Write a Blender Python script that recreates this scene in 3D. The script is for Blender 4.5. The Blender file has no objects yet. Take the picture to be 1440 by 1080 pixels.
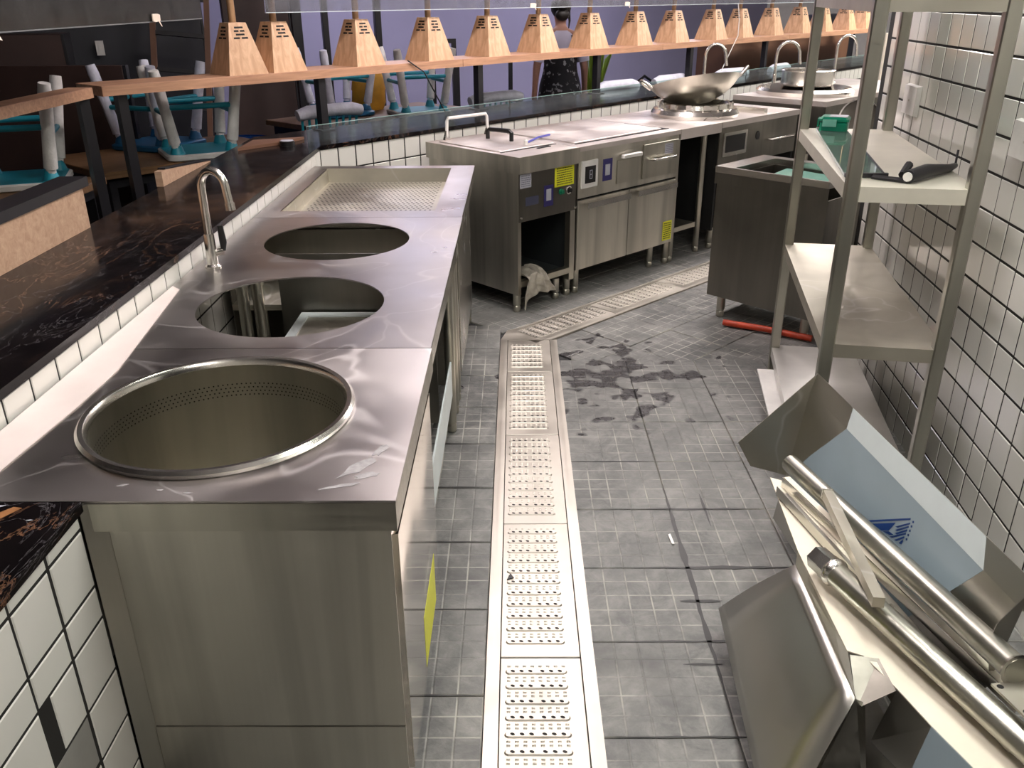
import bpy, bmesh, math, random
from mathutils import Vector, Matrix
random.seed(7)
R = math.radians
SC = bpy.context.scene
COL = SC.collection

# ------------------------------------------------------------------ camera, world, exposure
cam_d = bpy.data.cameras.new('camera')
cam_d.sensor_width = 36.0
cam_d.lens = 36.0 * 1197.36 / 1440.0
cam_d.clip_start = 0.05
cam = bpy.data.objects.new('camera', cam_d)
COL.objects.link(cam)
PITCH, YAW, ROLL = 0.42660375, 0.00671959, -0.006189
_fw = Vector((0, math.cos(PITCH), -math.sin(PITCH)))
_r = Vector((1, 0, 0))
_u = _r.cross(_fw)
_r2 = math.cos(ROLL) * _r + math.sin(ROLL) * _u
_u2 = -math.sin(ROLL) * _r + math.cos(ROLL) * _u
_m = Matrix((_r2, _u2, -_fw)).transposed()
_m = Matrix.Rotation(YAW, 3, 'Z') @ _m
cam.matrix_world = Matrix.Translation((0, 0, 1.55)) @ _m.to_4x4()
SC.camera = cam

wd = bpy.data.worlds.new('world')
SC.world = wd
wd.use_nodes = True
wd.node_tree.nodes['Background'].inputs[0].default_value = (0.5, 0.5, 0.55, 1)
wd.node_tree.nodes['Background'].inputs[1].default_value = 0.05
SC.view_settings.view_transform = 'Standard'
SC.view_settings.look = 'None'
SC.view_settings.exposure = 0.0
SC.view_settings.gamma = 1.0
SC.view_settings.use_curve_mapping = False

KITCHEN = 33.0      # ceiling tube emission
DINING = 20.0  # unseen cool panels, added to light the dining side in place of daylight
# ceiling fixtures: (x, y, rotz deg, length, width, strength, colour)
FIXTURES = [
    (0.75, -0.6, 0, 1.2, 0.30, KITCHEN * .7, (1.0, .97, .90)),
    (-0.35, 1.7, 0, 1.2, 0.16, KITCHEN * 1.1, (1.0, .92, .90)),
    (0.95, 1.9, 0, 1.2, 0.30, KITCHEN * 1.0, (.98, 1.0, .92)),
    (0.02, 4.4, -45, 1.2, 0.22, KITCHEN * 1.5, (1.0, .90, .88)),
    (1.35, 5.9, -45, 1.2, 0.30, KITCHEN * 1.3, (1.0, .91, .88)),
    (3.2, 7.2, -45, 1.2, 0.30, KITCHEN * 1.5, (1.0, .95, .90)),
    (5.2, 9.8, -45, 1.2, 0.60, KITCHEN * 2.0, (1.0, .97, .90)),
    (-1.0, 9.3, -45, 1.5, 0.50, DINING, (.86, .83, 1.0)),
    (2.0, 11.6, -45, 1.5, 0.50, DINING * 1.5, (.86, .83, 1.0)),
]

# ------------------------------------------------------------------ materials
def lin(h):
    h = h.lstrip('#')
    v = [int(h[i:i + 2], 16) / 255 for i in (0, 2, 4)]
    return tuple((c / 12.92 if c <= .04045 else ((c + .055) / 1.055) ** 2.4) for c in v) + (1,)

def newmat(name):
    m = bpy.data.materials.new(name)
    m.use_nodes = True
    nt = m.node_tree
    return m, nt, nt.nodes['Principled BSDF'], nt.nodes, nt.links

def coords(nt, scale=(1, 1, 1), kind='Object', rot=(0, 0, 0)):
    if kind == 'World':
        tc = nt.nodes.new('ShaderNodeNewGeometry'); out = tc.outputs['Position']
    else:
        tc = nt.nodes.new('ShaderNodeTexCoord'); out = tc.outputs[kind]
    mp = nt.nodes.new('ShaderNodeMapping')
    mp.inputs['Scale'].default_value = scale
    mp.inputs['Rotation'].default_value = rot
    nt.links.new(out, mp.inputs[0])
    return mp.outputs[0]

def noise(nt, vec, scale=5, detail=3, rough=.5, dist=0):
    n = nt.nodes.new('ShaderNodeTexNoise')
    n.inputs['Scale'].default_value = scale
    n.inputs['Detail'].default_value = detail
    n.inputs['Roughness'].default_value = rough
    n.inputs['Distortion'].default_value = dist
    if vec is not None:
        nt.links.new(vec, n.inputs['Vector'])
    return n.outputs['Fac']

def ramp(nt, fac, stops):
    r = nt.nodes.new('ShaderNodeValToRGB')
    el = r.color_ramp.elements
    while len(el) < len(stops):
        el.new(.5)
    for e, (p, c) in zip(el, stops):
        e.position = p
        e.color = c if len(c) == 4 else (*c, 1)
    nt.links.new(fac, r.inputs[0])
    return r.outputs[0]

def mapr(nt, fac, a, b, lo, hi):
    r = nt.nodes.new('ShaderNodeMapRange')
    r.inputs[1].default_value = a; r.inputs[2].default_value = b
    r.inputs[3].default_value = lo; r.inputs[4].default_value = hi
    nt.links.new(fac, r.inputs[0])
    return r.outputs[0]

def bump(nt, p, h, strength=.2, dist=.01):
    b = nt.nodes.new('ShaderNodeBump')
    b.inputs['Strength'].default_value = strength
    b.inputs['Distance'].default_value = dist
    nt.links.new(h, b.inputs['Height'])
    nt.links.new(b.outputs[0], p.inputs['Normal'])

def mix(nt, fac, a, b):
    m = nt.nodes.new('ShaderNodeMix'); m.data_type = 'RGBA'
    for s, v in ((0, fac), (6, a), (7, b)):
        if isinstance(v, (int, float)):
            m.inputs[s].default_value = v
        elif isinstance(v, tuple):
            m.inputs[s].default_value = v
        else:
            nt.links.new(v, m.inputs[s])
    return m.outputs[2]

def plain(name, hexc, rough=.5, metal=0.0, var=.12, nscale=8, bumps=0.0, spec=None, coat=0):
    m, nt, p, N, L = newmat(name)
    c = lin(hexc)
    v = coords(nt)
    f = noise(nt, v, nscale, 4, .6)
    d = tuple(x * (1 - var) for x in c[:3]) + (1,)
    e = tuple(min(1, x * (1 + var)) for x in c[:3]) + (1,)
    L.new(ramp(nt, f, [(.3, d), (.7, e)]), p.inputs['Base Color'])
    p.inputs['Roughness'].default_value = rough
    p.inputs['Metallic'].default_value = metal
    if spec is not None:
        p.inputs['Specular IOR Level'].default_value = spec
    if coat:
        p.inputs['Coat Weight'].default_value = coat
    if bumps:
        bump(nt, p, noise(nt, v, nscale * 6, 3), bumps, .004)
    return m

def steel(name, hexc='c9c5bd', rough=(.22, .38), brush=(1, 1, 60), wav=.02, dirt=.25, nscale=3, bs=6, streak=0, scratch=0):
    """stainless sheet: brushed roughness, soft smudges, optional long streaks and fine pale scratches"""
    m, nt, p, N, L = newmat(name)
    v = coords(nt)
    fb = noise(nt, coords(nt, brush), bs, 2, .5)
    fd = noise(nt, v, nscale, 3, .5, .5)
    c = lin(hexc)
    dk = tuple(x * (1 - dirt) for x in c[:3]) + (1,)
    col = ramp(nt, fd, [(.3, dk), (.65, c)])
    if streak:
        fs = noise(nt, coords(nt, (1, 1, .06)), 9, 3, .55, .4)
        col = mix(nt, mapr(nt, fs, .42, .66, 0, streak), col, tuple(x * .35 for x in c[:3]) + (1,))
    r = mapr(nt, fb, .3, .7, rough[0], rough[1])
    if scratch:
        ns = noise(nt, v, 1.5, 2.5, .45, 1.6)
        sb = N.new('ShaderNodeMath'); sb.operation = 'SUBTRACT'; L.new(ns, sb.inputs[0]); sb.inputs[1].default_value = .5
        ab = N.new('ShaderNodeMath'); ab.operation = 'ABSOLUTE'; L.new(sb.outputs[0], ab.inputs[0])
        f = mapr(nt, ab.outputs[0], 0, .010, scratch, 0)
        col = mix(nt, f, col, (.82, .80, .80, 1))
        hz = mapr(nt, noise(nt, v, 5, 3, .5, .4), .42, .72, 0, .12)
        rh = N.new('ShaderNodeMath'); rh.operation = 'ADD'; L.new(r, rh.inputs[0]); L.new(hz, rh.inputs[1]); r = rh.outputs[0]
        a = N.new('ShaderNodeMath'); a.operation = 'MULTIPLY_ADD'; L.new(f, a.inputs[0]); a.inputs[1].default_value = .4; L.new(r, a.inputs[2])
        r = a.outputs[0]
    L.new(col, p.inputs['Base Color'])
    L.new(r, p.inputs['Roughness'])
    p.inputs['Metallic'].default_value = 1
    p.inputs['Anisotropic'].default_value = .3
    if wav:
        bump(nt, p, noise(nt, v, 2.2, 1, .4), 1, wav)
    return m

M = {}
M['steel_top'] = steel('steel_top', 'c2bcba', (.27, .34), (1, 2, 1), .0018, .22, 1.6, 3, 0, .3)
M['steel_cook'] = steel('steel_cook_top', 'e0d8d4', (.42, .55), (1, 3, 1), .004, .15, 3, 3, 0, .5)
M['steel'] = steel('steel_brushed', 'c9c5b8', (.30, .42), (40, 40, 1.0), .006, .15, 2.5, 3, .3)
M['steel_h'] = steel('steel_brushed_across', 'c9c5b8', (.28, .40), (1.0, 40, 40), .008, .15, 2.5, 3, .4)
M['steel_bright'] = steel('steel_bright', 'dedad3', (.20, .28), (1, 1, 1), 0, .10, 2)
M['steel_dark'] = steel('steel_dark', '8b877f', (.32, .45), (40, 40, 1.0), .006, .25, 2.5, 3, .25)
M['steel_post'] = steel('steel_post', 'bdbbb0', (.28, .36), (1, 1, 1), 0, .15, 3, 3, .3)
M['steel_shelf'] = steel('steel_shelf', 'c8c3b6', (.38, .50), (1, 1, 1), .005, .2, 4, 3, 0, .35)
M['steel_sheet'] = steel('steel_sheet', 'c3c0b9', (.30, .36), (1, 1, 1), .006, .12, 2, 3)
M['steel_mirror'] = steel('steel_mirror', 'd8d2c8', (.05, .10), (1, 1, 1), .004, .12, 3)
M['steel_satin'] = steel('steel_satin', 'd6d2c6', (.42, .52), (40, 40, 1.0), .006, .15, 2.5, 3, .5)
M['steel_drain'] = steel('steel_drain', 'c6c0b7', (.42, .52), (1, 1, 1), 0, .12, 5)
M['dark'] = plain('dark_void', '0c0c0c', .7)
M['black'] = plain('black_metal', '17151a', .45)
M['black_plastic'] = plain('black_plastic', '141314', .35)
M['white_plastic'] = plain('white_plastic', 'd9d6d2', .35)
M['cream_film'] = plain('cream_film', 'e8dfcd', .5, var=.05)
M['white_film'] = plain('white_film', 'd6dedf', .35, var=.04)
M['blue_film'] = plain('pale_blue_film', '9fb0ba', .32, var=.06, nscale=2.5)
M['yellow'] = plain('yellow_sticker', 'd3d324', .5, var=.05)
M['ink'] = plain('ink', '2b2a18', .6)
M['purple'] = plain('purple_label', '2b2560', .45)
M['label_grey'] = plain('label_grey', 'a9a9b4', .5)
M['logo_blue'] = plain('logo_blue', '143f83', .4)
M['green'] = plain('green_knob', '0c6b4c', .4)
M['teal_box'] = plain('teal_plastic', '0b8a6b', .3, var=.08)
M['teal'] = plain('teal_paint', '1f8fa3', .4)
M['blue_seat'] = plain('blue_seat', '1c5f8a', .45)
M['foam'] = plain('foam_wrap', 'd2d2e0', .75, var=.15, nscale=14, bumps=.6)
M['foam_white'] = plain('foam_white', 'e2dfdc', .75, var=.12, nscale=14, bumps=.5)
M['lamp_rod'] = plain('brass_rod', 'b08a66', .4, .3)
M['cloth'] = plain('grey_cloth', 'a39c90', .9, var=.3, nscale=16, bumps=.5)
M['orange'] = plain('orange_pipe', 'b23a1c', .45, var=.25, nscale=22)
M['paper'] = plain('tape_white', 'e9d6c6', .6)
M['yellow_bag'] = plain('yellow_bag', 'b98518', .6, var=.3)
M['lavender_wall'] = plain('lavender_paint', '8a86a0', .75, var=.05, nscale=1.2)
M['navy'] = plain('navy_panel', '12131f', .5, var=.2)
M['brown_panel'] = plain('brown_panel', '3c2a26', .55, var=.2, nscale=3)
M['tan_panel'] = plain('tan_panel', '6e4d3a', .55, var=.15, nscale=3)
M['kitchen_paint'] = plain('kitchen_paint', 'c9c5bd', .8, var=.05)
M['bright_paint'] = plain('bright_paint', 'f0ece2', .8, var=.03)
M['ceiling_paint'] = plain('ceiling_paint', '8f8a8c', .85, var=.06)
M['grout'] = plain('black_grout', '171512', .8)
M['white_tile'] = plain('white_glazed_tile', 'd8d6cf', .16, var=.03, nscale=3, coat=.4)
M['grey_ceramic'] = plain('grey_ceramic', '8f8d88', .4)
M['cable'] = plain('black_cable', '0d0d0d', .5)
M['leaf'] = plain('leaf', '6f8a1c', .5)
M['skin'] = plain('skin', 'a87c6a', .55, var=.05)
M['hair'] = plain('hair', '17120f', .45, var=.3, nscale=40)
M['shirt'] = plain('shirt', 'c9c6dc', .8, var=.05)
M['grey_box'] = plain('grey_box', '6d6a78', .6)
M['marker_blue'] = plain('marker_blue', '2a2c9c', .4)

def wood(name, a, b, rough=.5, axis=(1, 14, 14)):
    m, nt, p, N, L = newmat(name)
    v = coords(nt, axis)
    f = noise(nt, v, 3.5, 5, .6, .8)
    L.new(ramp(nt, f, [(.3, lin(a)), (.7, lin(b))]), p.inputs['Base Color'])
    p.inputs['Roughness'].default_value = rough
    return m
M['wood_board'] = wood('pine_board', 'a4795f', 'c99b7b')
M['wood_panel'] = wood('beech_panel', 'a9876f', 'c4a48a')
M['wood_lamp'] = wood('lamp_wood', 'b98f6c', 'dcb592', .45, (9, 9, 1.2))
M['wood_table'] = wood('table_wood', '6b4d33', '8d6a49')

def mk_marble():
    m, nt, p, N, L = newmat('black_marble')
    v = coords(nt, kind='World')
    base = ramp(nt, noise(nt, v, 6, 6, .65, 1.0), [(.35, lin('070607')), (.8, lin('181314'))])
    def vein(scale, width, seed, rot):
        vv = coords(nt, (1, .35, 1), 'World', (0, 0, rot))
        n = noise(nt, vv, scale, 7, .62, 1.8)
        s = N.new('ShaderNodeMath'); s.operation = 'SUBTRACT'; L.new(n, s.inputs[0]); s.inputs[1].default_value = seed
        a = N.new('ShaderNodeMath'); a.operation = 'ABSOLUTE'; L.new(s.outputs[0], a.inputs[0])
        return mapr(nt, a.outputs[0], 0, width, 1, 0)
    msk = mapr(nt, noise(nt, v, 2.6, 2), .45, .62, 0, 1)
    mul = N.new('ShaderNodeMath'); mul.operation = 'MULTIPLY'; L.new(vein(5.5, .010, .5, .5), mul.inputs[0]); L.new(msk, mul.inputs[1])
    c1 = mix(nt, mul.outputs[0], base, lin('6d4e3b'))
    mul2 = N.new('ShaderNodeMath'); mul2.operation = 'MULTIPLY'; L.new(vein(8, .006, .46, -.4), mul2.inputs[0]); mul2.inputs[1].default_value = .3
    p.inputs['Specular IOR Level'].default_value = .12
    c2 = mix(nt, mul2.outputs[0], c1, lin('8b868a'))
    L.new(c2, p.inputs['Base Color'])
    L.new(mapr(nt, noise(nt, v, 9, 4), .35, .7, .10, .20), p.inputs['Roughness'])
    return m
M['marble'] = mk_marble()

def mk_floor_tile():
    """dark grey embossed quarry tile: 5 x 5 squares, chalky lines in the grooves, wet and worn patches"""
    m, nt, p, N, L = newmat('floor_tile')
    ob = nt.nodes.new('ShaderNodeTexCoord').outputs['Object']
    sep = N.new('ShaderNodeSeparateXYZ'); L.new(ob, sep.inputs[0])
    def grid(o):
        a = N.new('ShaderNodeMath'); a.operation = 'MULTIPLY_ADD'; L.new(o, a.inputs[0]); a.inputs[1].default_value = 1 / .0632; a.inputs[2].default_value = 100.5
        f = N.new('ShaderNodeMath'); f.operation = 'FRACT'; L.new(a.outputs[0], f.inputs[0])
        s = N.new('ShaderNodeMath'); s.operation = 'SUBTRACT'; L.new(f.outputs[0], s.inputs[0]); s.inputs[1].default_value = .5
        b = N.new('ShaderNodeMath'); b.operation = 'ABSOLUTE'; L.new(s.outputs[0], b.inputs[0])
        return b.outputs[0]
    mx = N.new('ShaderNodeMath'); mx.operation = 'MAXIMUM'
    L.new(grid(sep.outputs[0]), mx.inputs[0]); L.new(grid(sep.outputs[1]), mx.inputs[1])
    groove = mapr(nt, mx.outputs[0], .44, .49, 0, 1)
    w = coords(nt, kind='World')
    big = noise(nt, w, 1.7, 6, .65, .4)
    fine = noise(nt, w, 26, 5, .7)
    base = ramp(nt, big, [(.30, lin('4a4b4b')), (.5, lin('646463')), (.72, lin('7f7d7a'))])
    base = mix(nt, mapr(nt, noise(nt, w, 9, 6, .72, .8), .46, .68, 0, .55), base, lin('9a9894'))
    base = mix(nt, mapr(nt, fine, .42, .72, 0, .5), base, lin('8b8a87'))
    base = mix(nt, mapr(nt, noise(nt, w, 3.3, 5, .6), .5, .66, 0, .55), base, lin('3f4040'))
    # wet footprints and puddle near the drain bend: a stain of its own shape
    gm = N.new('ShaderNodeVectorMath'); gm.operation = 'DISTANCE'
    geo = N.new('ShaderNodeNewGeometry')
    L.new(geo.outputs['Position'], gm.inputs[0]); gm.inputs[1].default_value = (.45, 3.50, 0)
    near = mapr(nt, gm.outputs['Value'], .10, .80, .13, -.18)
    st = N.new('ShaderNodeMath'); st.operation = 'ADD'
    L.new(noise(nt, w, 9, 2, .45, .2), st.inputs[0]); L.new(near, st.inputs[1])
    wet = mapr(nt, st.outputs[0], .58, .62, 0, 1)
    chalk = mapr(nt, noise(nt, w, 4.5, 4, .6), .42, .6, .05, .85)
    gl = N.new('ShaderNodeMath'); gl.operation = 'MULTIPLY'; L.new(groove, gl.inputs[0]); L.new(chalk, gl.inputs[1])
    c = mix(nt, gl.outputs[0], base, lin('b4b1a9'))
    c = mix(nt, wet, c, lin('403e40'))
    L.new(c, p.inputs['Base Color'])
    r = mix(nt, wet, (.5, .5, .5, 1), (.28, .28, .28, 1))
    rr = N.new('ShaderNodeMath'); rr.operation = 'ADD'
    L.new(r, rr.inputs[0]); L.new(mapr(nt, fine, .3, .7, -.1, .12), rr.inputs[1])
    L.new(rr.outputs[0], p.inputs['Roughness'])
    h = N.new('ShaderNodeMath'); h.operation = 'MULTIPLY_ADD'; L.new(groove, h.inputs[0]); h.inputs[1].default_value = -.6
    L.new(fine, h.inputs[2])
    bump(nt, p, h.outputs[0], .55, .004)
    return m
M['floor_tile'] = mk_floor_tile()
M['floor_grout'] = plain('floor_grout', '2a292b', .75, var=.3, nscale=20)

def mk_glass(name, tint, rough=0.03, dens=.0, dust='9a9aa2'):
    m, nt, p, N, L = newmat(name)
    p.inputs['Base Color'].default_value = lin(tint)
    p.inputs['Roughness'].default_value = rough
    p.inputs['Transmission Weight'].default_value = 1
    p.inputs['IOR'].default_value = 1.2
    if dens:
        out = N['Material Output']
        d = N.new('ShaderNodeBsdfDiffuse'); d.inputs[0].default_value = lin(dust)
        s = N.new('ShaderNodeMixShader')
        f = mapr(nt, noise(nt, coords(nt, kind='World'), 6, 5, .7, 1), .3, .7, dens * .5, dens * 1.4)
        L.new(f, s.inputs[0]); L.new(p.outputs[0], s.inputs[1]); L.new(d.outputs[0], s.inputs[2])
        L.new(s.outputs[0], out.inputs[0])
    return m
M['glass'] = mk_glass('clear_green_glass', 'cfe6df', .02, .10)
M['glass_dusty'] = mk_glass('dusty_glass', 'dcdee2', .05, .22)
M['glass_grimy'] = mk_glass('grimy_glass', 'b9b9b8', .1, .55, '4c4a49')
M['glass_sheet'] = mk_glass('thick_glass', 'b6dccd', .02, .12)

def mk_dress():
    m, nt, p, N, L = newmat('floral_dress')
    f = noise(nt, coords(nt), 28, 2, .5)
    L.new(ramp(nt, f, [(.60, lin('14131a')), (.66, lin('8a8a90'))]), p.inputs['Base Color'])
    p.inputs['Roughness'].default_value = .8
    return m
M['dress'] = mk_dress()

def mk_emit(name, col, s):
    m, nt, p, N, L = newmat(name)
    p.inputs['Base Color'].default_value = (.8, .8, .8, 1)
    p.inputs['Emission Color'].default_value = (*col, 1)
    p.inputs['Emission Strength'].default_value = s
    return m

# ------------------------------------------------------------------ mesh helpers
class MB:
    def __init__(self):
        self.v = []; self.f = []
    def add(self, vs, fs):
        o = len(self.v)
        self.v += [tuple(x) for x in vs]
        self.f += [tuple(i + o for i in f) for f in fs]
        return self
    def box(self, x0, x1, y0, y1, z0, z1, mat=None):
        vs = [(x, y, z) for z in (z0, z1) for y in (y0, y1) for x in (x0, x1)]
        if mat is not None:
            vs = [mat @ Vector(q) for q in vs]
        return self.add(vs, [(0, 2, 3, 1), (4, 5, 7, 6), (0, 1, 5, 4), (2, 6, 7, 3), (0, 4, 6, 2), (1, 3, 7, 5)])
    def bbox(self, x0, x1, y0, y1, z0, z1, c=.003):
        """box with chamfered vertical and top edges"""
        def ring(z, i):
            return [(x0 + i + c, y0 + i, z), (x1 - i - c, y0 + i, z), (x1 - i, y0 + i + c, z), (x1 - i, y1 - i - c, z),
                    (x1 - i - c, y1 - i, z), (x0 + i + c, y1 - i, z), (x0 + i, y1 - i - c, z), (x0 + i, y0 + i + c, z)]
        return self.rings([ring(z0, 0), ring(z1 - c, 0), ring(z1, c)], True, True)
    def rings(self, rs, cap0=False, cap1=False, closed=True):
        n = len(rs[0]); o = len(self.v)
        for r in rs:
            self.v += [tuple(q) for q in r]
        for k in range(len(rs) - 1):
            for i in range(n if closed else n - 1):
                j = (i + 1) % n
                self.f.append((o + k * n + i, o + k * n + j, o + (k + 1) * n + j, o + (k + 1) * n + i))
        if cap0:
            self.f.append(tuple(o + i for i in reversed(range(n))))
        if cap1:
            b = o + (len(rs) - 1) * n
            self.f.append(tuple(b + i for i in range(n)))
        return self
    def lathe(self, prof, n=32, c=(0, 0, 0), cap0=False, cap1=False, a0=0, mat=None):
        rs = []
        for r, z in prof:
            ring = [Vector((c[0] + r * math.cos(a0 + 2 * math.pi * i / n), c[1] + r * math.sin(a0 + 2 * math.pi * i / n), c[2] + z)) for i in range(n)]
            if mat is not None:
                ring = [mat @ q for q in ring]
            rs.append(ring)
        return self.rings(rs, cap0, cap1)
    def tube(self, pts, r, n=10, cap=True):
        pts = [Vector(p) for p in pts]
        rs = []
        rad = r if isinstance(r, (list, tuple)) else [r] * len(pts)
        prev = None
        for i, p in enumerate(pts):
            t = (pts[min(i + 1, len(pts) - 1)] - pts[max(i - 1, 0)]).normalized()
            if prev is None:
                u = t.orthogonal().normalized()
            else:
                u = (prev - t * prev.dot(t)).normalized()
            prev = u
            w = t.cross(u)
            rs.append([p + (u * math.cos(2 * math.pi * k / n) + w * math.sin(2 * math.pi * k / n)) * rad[i] for k in range(n)])
        return self.rings(rs, cap, cap)
    def bar(self, a, b, w, h, up=(0, 0, 1)):
        a = Vector(a); b = Vector(b); t = (b - a).normalized()
        s = t.cross(Vector(up)).normalized(); u = s.cross(t)
        f = lambda p: [p + s * w / 2 + u * h / 2, p - s * w / 2 + u * h / 2, p - s * w / 2 - u * h / 2, p + s * w / 2 - u * h / 2]
        return self.rings([f(a), f(b)], True, True)
    def sheet(self, poly, t=.002):
        """flat polygon given thickness t along its normal (both sides closed)"""
        p = [Vector(q) for q in poly]
        n = Vector((0, 0, 0))
        for i in range(len(p)):
            a, b = p[i], p[(i + 1) % len(p)]
            n += Vector(((a.y - b.y) * (a.z + b.z), (a.z - b.z) * (a.x + b.x), (a.x - b.x) * (a.y + b.y)))
        n.normalize()
        return self.rings([[q - n * t / 2 for q in p], [q + n * t / 2 for q in p]], True, True)
    def mesh(self, name, smooth=False, angle=None):
        me = bpy.data.meshes.new(name)
        me.from_pydata(self.v, [], self.f)
        me.validate()
        bm = bmesh.new(); bm.from_mesh(me)
        bmesh.ops.recalc_face_normals(bm, faces=bm.faces)
        if smooth:
            lim = R(angle or 40)
            for f in bm.faces:
                f.smooth = True
            for e in bm.edges:
                if len(e.link_faces) == 2 and e.calc_face_angle(0) > lim:
                    e.smooth = False
        bm.to_mesh(me); bm.free()
        return me

def obj(name, mb, m, parent=None, smooth=False, loc=(0, 0, 0), rotz=0, kind=None, label=None):
    me = mb.mesh(name, smooth) if isinstance(mb, MB) else mb
    if m is not None and not me.materials:
        me.materials.append(M[m] if isinstance(m, str) else m)
    o = bpy.data.objects.new(name, me)
    COL.objects.link(o)
    o.location = loc; o.rotation_euler = (0, 0, rotz)
    if parent: o.parent = parent
    if kind: o['kind'] = kind
    if label: o['label'] = label
    return o

def tag(o, label, cat, group=None):
    o['label'] = label; o['category'] = cat
    if group: o['group'] = group
    return o

def thing(name, label, cat, loc=(0, 0, 0), rotz=0, group=None, rot=None):
    o = bpy.data.objects.new(name, None)
    o.empty_display_size = .1
    COL.objects.link(o)
    o.location = loc
    o.rotation_euler = rot if rot else (0, 0, rotz)
    return tag(o, label, cat, group)

def copy_tree(o, parent=None):
    c = o.copy(); COL.objects.link(c); c.parent = parent
    for ch in list(o.children):
        copy_tree(ch, c)
    return c

def struct(name, mb, m, loc=(0, 0, 0), rotz=0, parent=None):
    o = obj(name, mb, m, parent, loc=loc, rotz=rotz)
    o['kind'] = 'structure'
    return o

ORD = ['first', 'second', 'third', 'fourth', 'fifth', 'sixth', 'seventh', 'eighth', 'ninth', 'tenth', 'eleventh', 'twelfth',
       'thirteenth', 'fourteenth', 'fifteenth', 'sixteenth', 'seventeenth', 'eighteenth']

# frames -------------------------------------------------------------------
S0 = (0.01, 4.31, 0.0); SROT = R(44.26)        # cooking row: local x along its front, y into it
W0 = (-0.995, 4.411, 0.0); WROT = R(48.2)      # low wall right: local x along it, y outward to the dining side
RW0 = (1.52, 3.49, 0.0); RWROT = R(-6.148)     # right wall: local y along it, x into it
B0 = (-1.868, 4.035, 0.0)                      # pass shelf, same direction as low wall
def fr(o, rot, x, y, z=0):
    return Vector((o[0] + x * math.cos(rot) - y * math.sin(rot), o[1] + x * math.sin(rot) + y * math.cos(rot), z))

# ------------------------------------------------------------------ room shell
HC = 3.0
mb = MB().box(-6, 10, -2, 20, -.12, -.012)
floor = struct('floor', mb, 'floor_grout')
mb = MB().box(-6, 10, -2, 20, HC, HC + .1)
struct('ceiling', mb, 'ceiling_paint')
def wall(name, a, b, m, t=.1, z1=HC, z0=-.012):
    a = Vector((*a, 0)); b = Vector((*b, 0)); d = (b - a)
    return struct(name, MB().box(0, d.length, 0, t, z0, z1), m, loc=a, rotz=math.atan2(d.y, d.x))
bk = (-3.53, 8.70); dv = Vector((.667, .745)); nv = Vector((-.745, .667))
cA = (-5.0, -1.6); cB = (-5.0, bk[1] - 2.2 * .745)
cC = (bk[0] + dv.x * 12.6, bk[1] + dv.y * 12.6)
cD = (cC[0] - nv.x * 8.2, cC[1] - nv.y * 8.2)
cE = (5.4, 3.87); cF = (1.55, 3.87); cG = (.97, -1.6)
wall('wall_left', cB, cA, 'navy', -.1)
wall('wall_back', cB, cC, 'lavender_wall', .1)
wall('wall_far', cC, cD, 'bright_paint', .1)
wall('wall_side', cD, cE, 'bright_paint', .1)
wall('wall_return', (cF[0] + .02, cF[1]), cE, 'kitchen_paint', -.1)
wall('wall_front', cG, cA, 'kitchen_paint', .1)

# right tiled wall
wr = struct('wall_right', MB().box(.0018, .13, -5.2, .38, -.012, HC), 'grout', RW0, RWROT)
tile_me = {}
def tile_mesh(w, h, t=.008):
    """tile standing in the local yz plane, glazed face towards -x, chamfered"""
    k = (round(w, 3), round(h, 3))
    if k not in tile_me:
        c = .0025
        q = lambda x, i: [(x, i, i), (x, w - i, i), (x, w - i, h - i), (x, i, h - i)]
        me = MB().rings([q(t, 0), q(c, 0), q(0, c)], False, True).mesh('tile')
        me.materials.append(M['white_tile'])
        tile_me[k] = me
    return tile_me[k]
P_ = .1083; G_ = .0060
cells = []
for j in range(-22, 8):
    for k in range(-6, 11):
        y0 = -.221 + P_ * (j - 1); z0 = 1.387 - P_ * (10 - k) - .0
        z0 = 1.387 + P_ * (k - 10 + 1)
        if y0 + P_ > .39 or y0 < -2.6 or z0 < -.03:
            continue
        cells.append((y0, z0))
cells.sort(key=lambda c: c[0] + 1.4 * abs(c[1] - 0.9))
big, rest = cells[:296], cells[296:]
for y0, z0 in big:
    o = obj('tile', tile_mesh(P_ - G_, P_ - G_), None, wr, loc=(random.uniform(-.0006, .0006), y0 + G_ / 2, z0 + G_ / 2))
mb = MB()
for y0, z0 in rest:
    w = P_ - G_; c = .0025
    q = lambda x, i: [(x, y0 + G_ / 2 + i, z0 + G_ / 2 + i), (x, y0 + G_ / 2 + w - i, z0 + G_ / 2 + i), (x, y0 + G_ / 2 + w - i, z0 + G_ / 2 + w - i), (x, y0 + G_ / 2 + i, z0 + G_ / 2 + w - i)]
    mb.rings([q(.008, 0), q(c, 0), q(0, c)], False, True)
obj('tile_field', mb, 'white_tile', wr, kind='stuff')
# tiles of the wall above the picture
for ya, yb, za, zb, lab in ((-.17, -.02, 1.13, 1.24, 'far'), (-1.20, -1.02, 1.13, 1.235, 'near')):
    mbp = MB().rings([[(-.001, ya, za), (-.001, yb, za), (-.001, yb, zb), (-.001, ya, zb)],
                      [(-.018, ya + .004, za + .004), (-.018, yb - .004, za + .004), (-.018, yb - .004, zb - .004), (-.018, ya + .004, zb - .004)]], True, True)
    t = thing('wall_plate', 'blank white wall plate on the tiled wall, %s' % ('above the glass on the rack' if lab == 'far' else 'right of the front rack post'), 'wall plate', RW0, RWROT)
    obj('cover', mbp, 'white_plastic', t)
    obj('screw', MB().lathe([(.004, 0), (.004, .002)], 8, cap0=True, cap1=True, mat=Matrix.Translation((-.018, (ya + yb) / 2, (za + zb) / 2)) @ Matrix.Rotation(R(-90), 4, 'Y')), 'steel', t)

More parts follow.
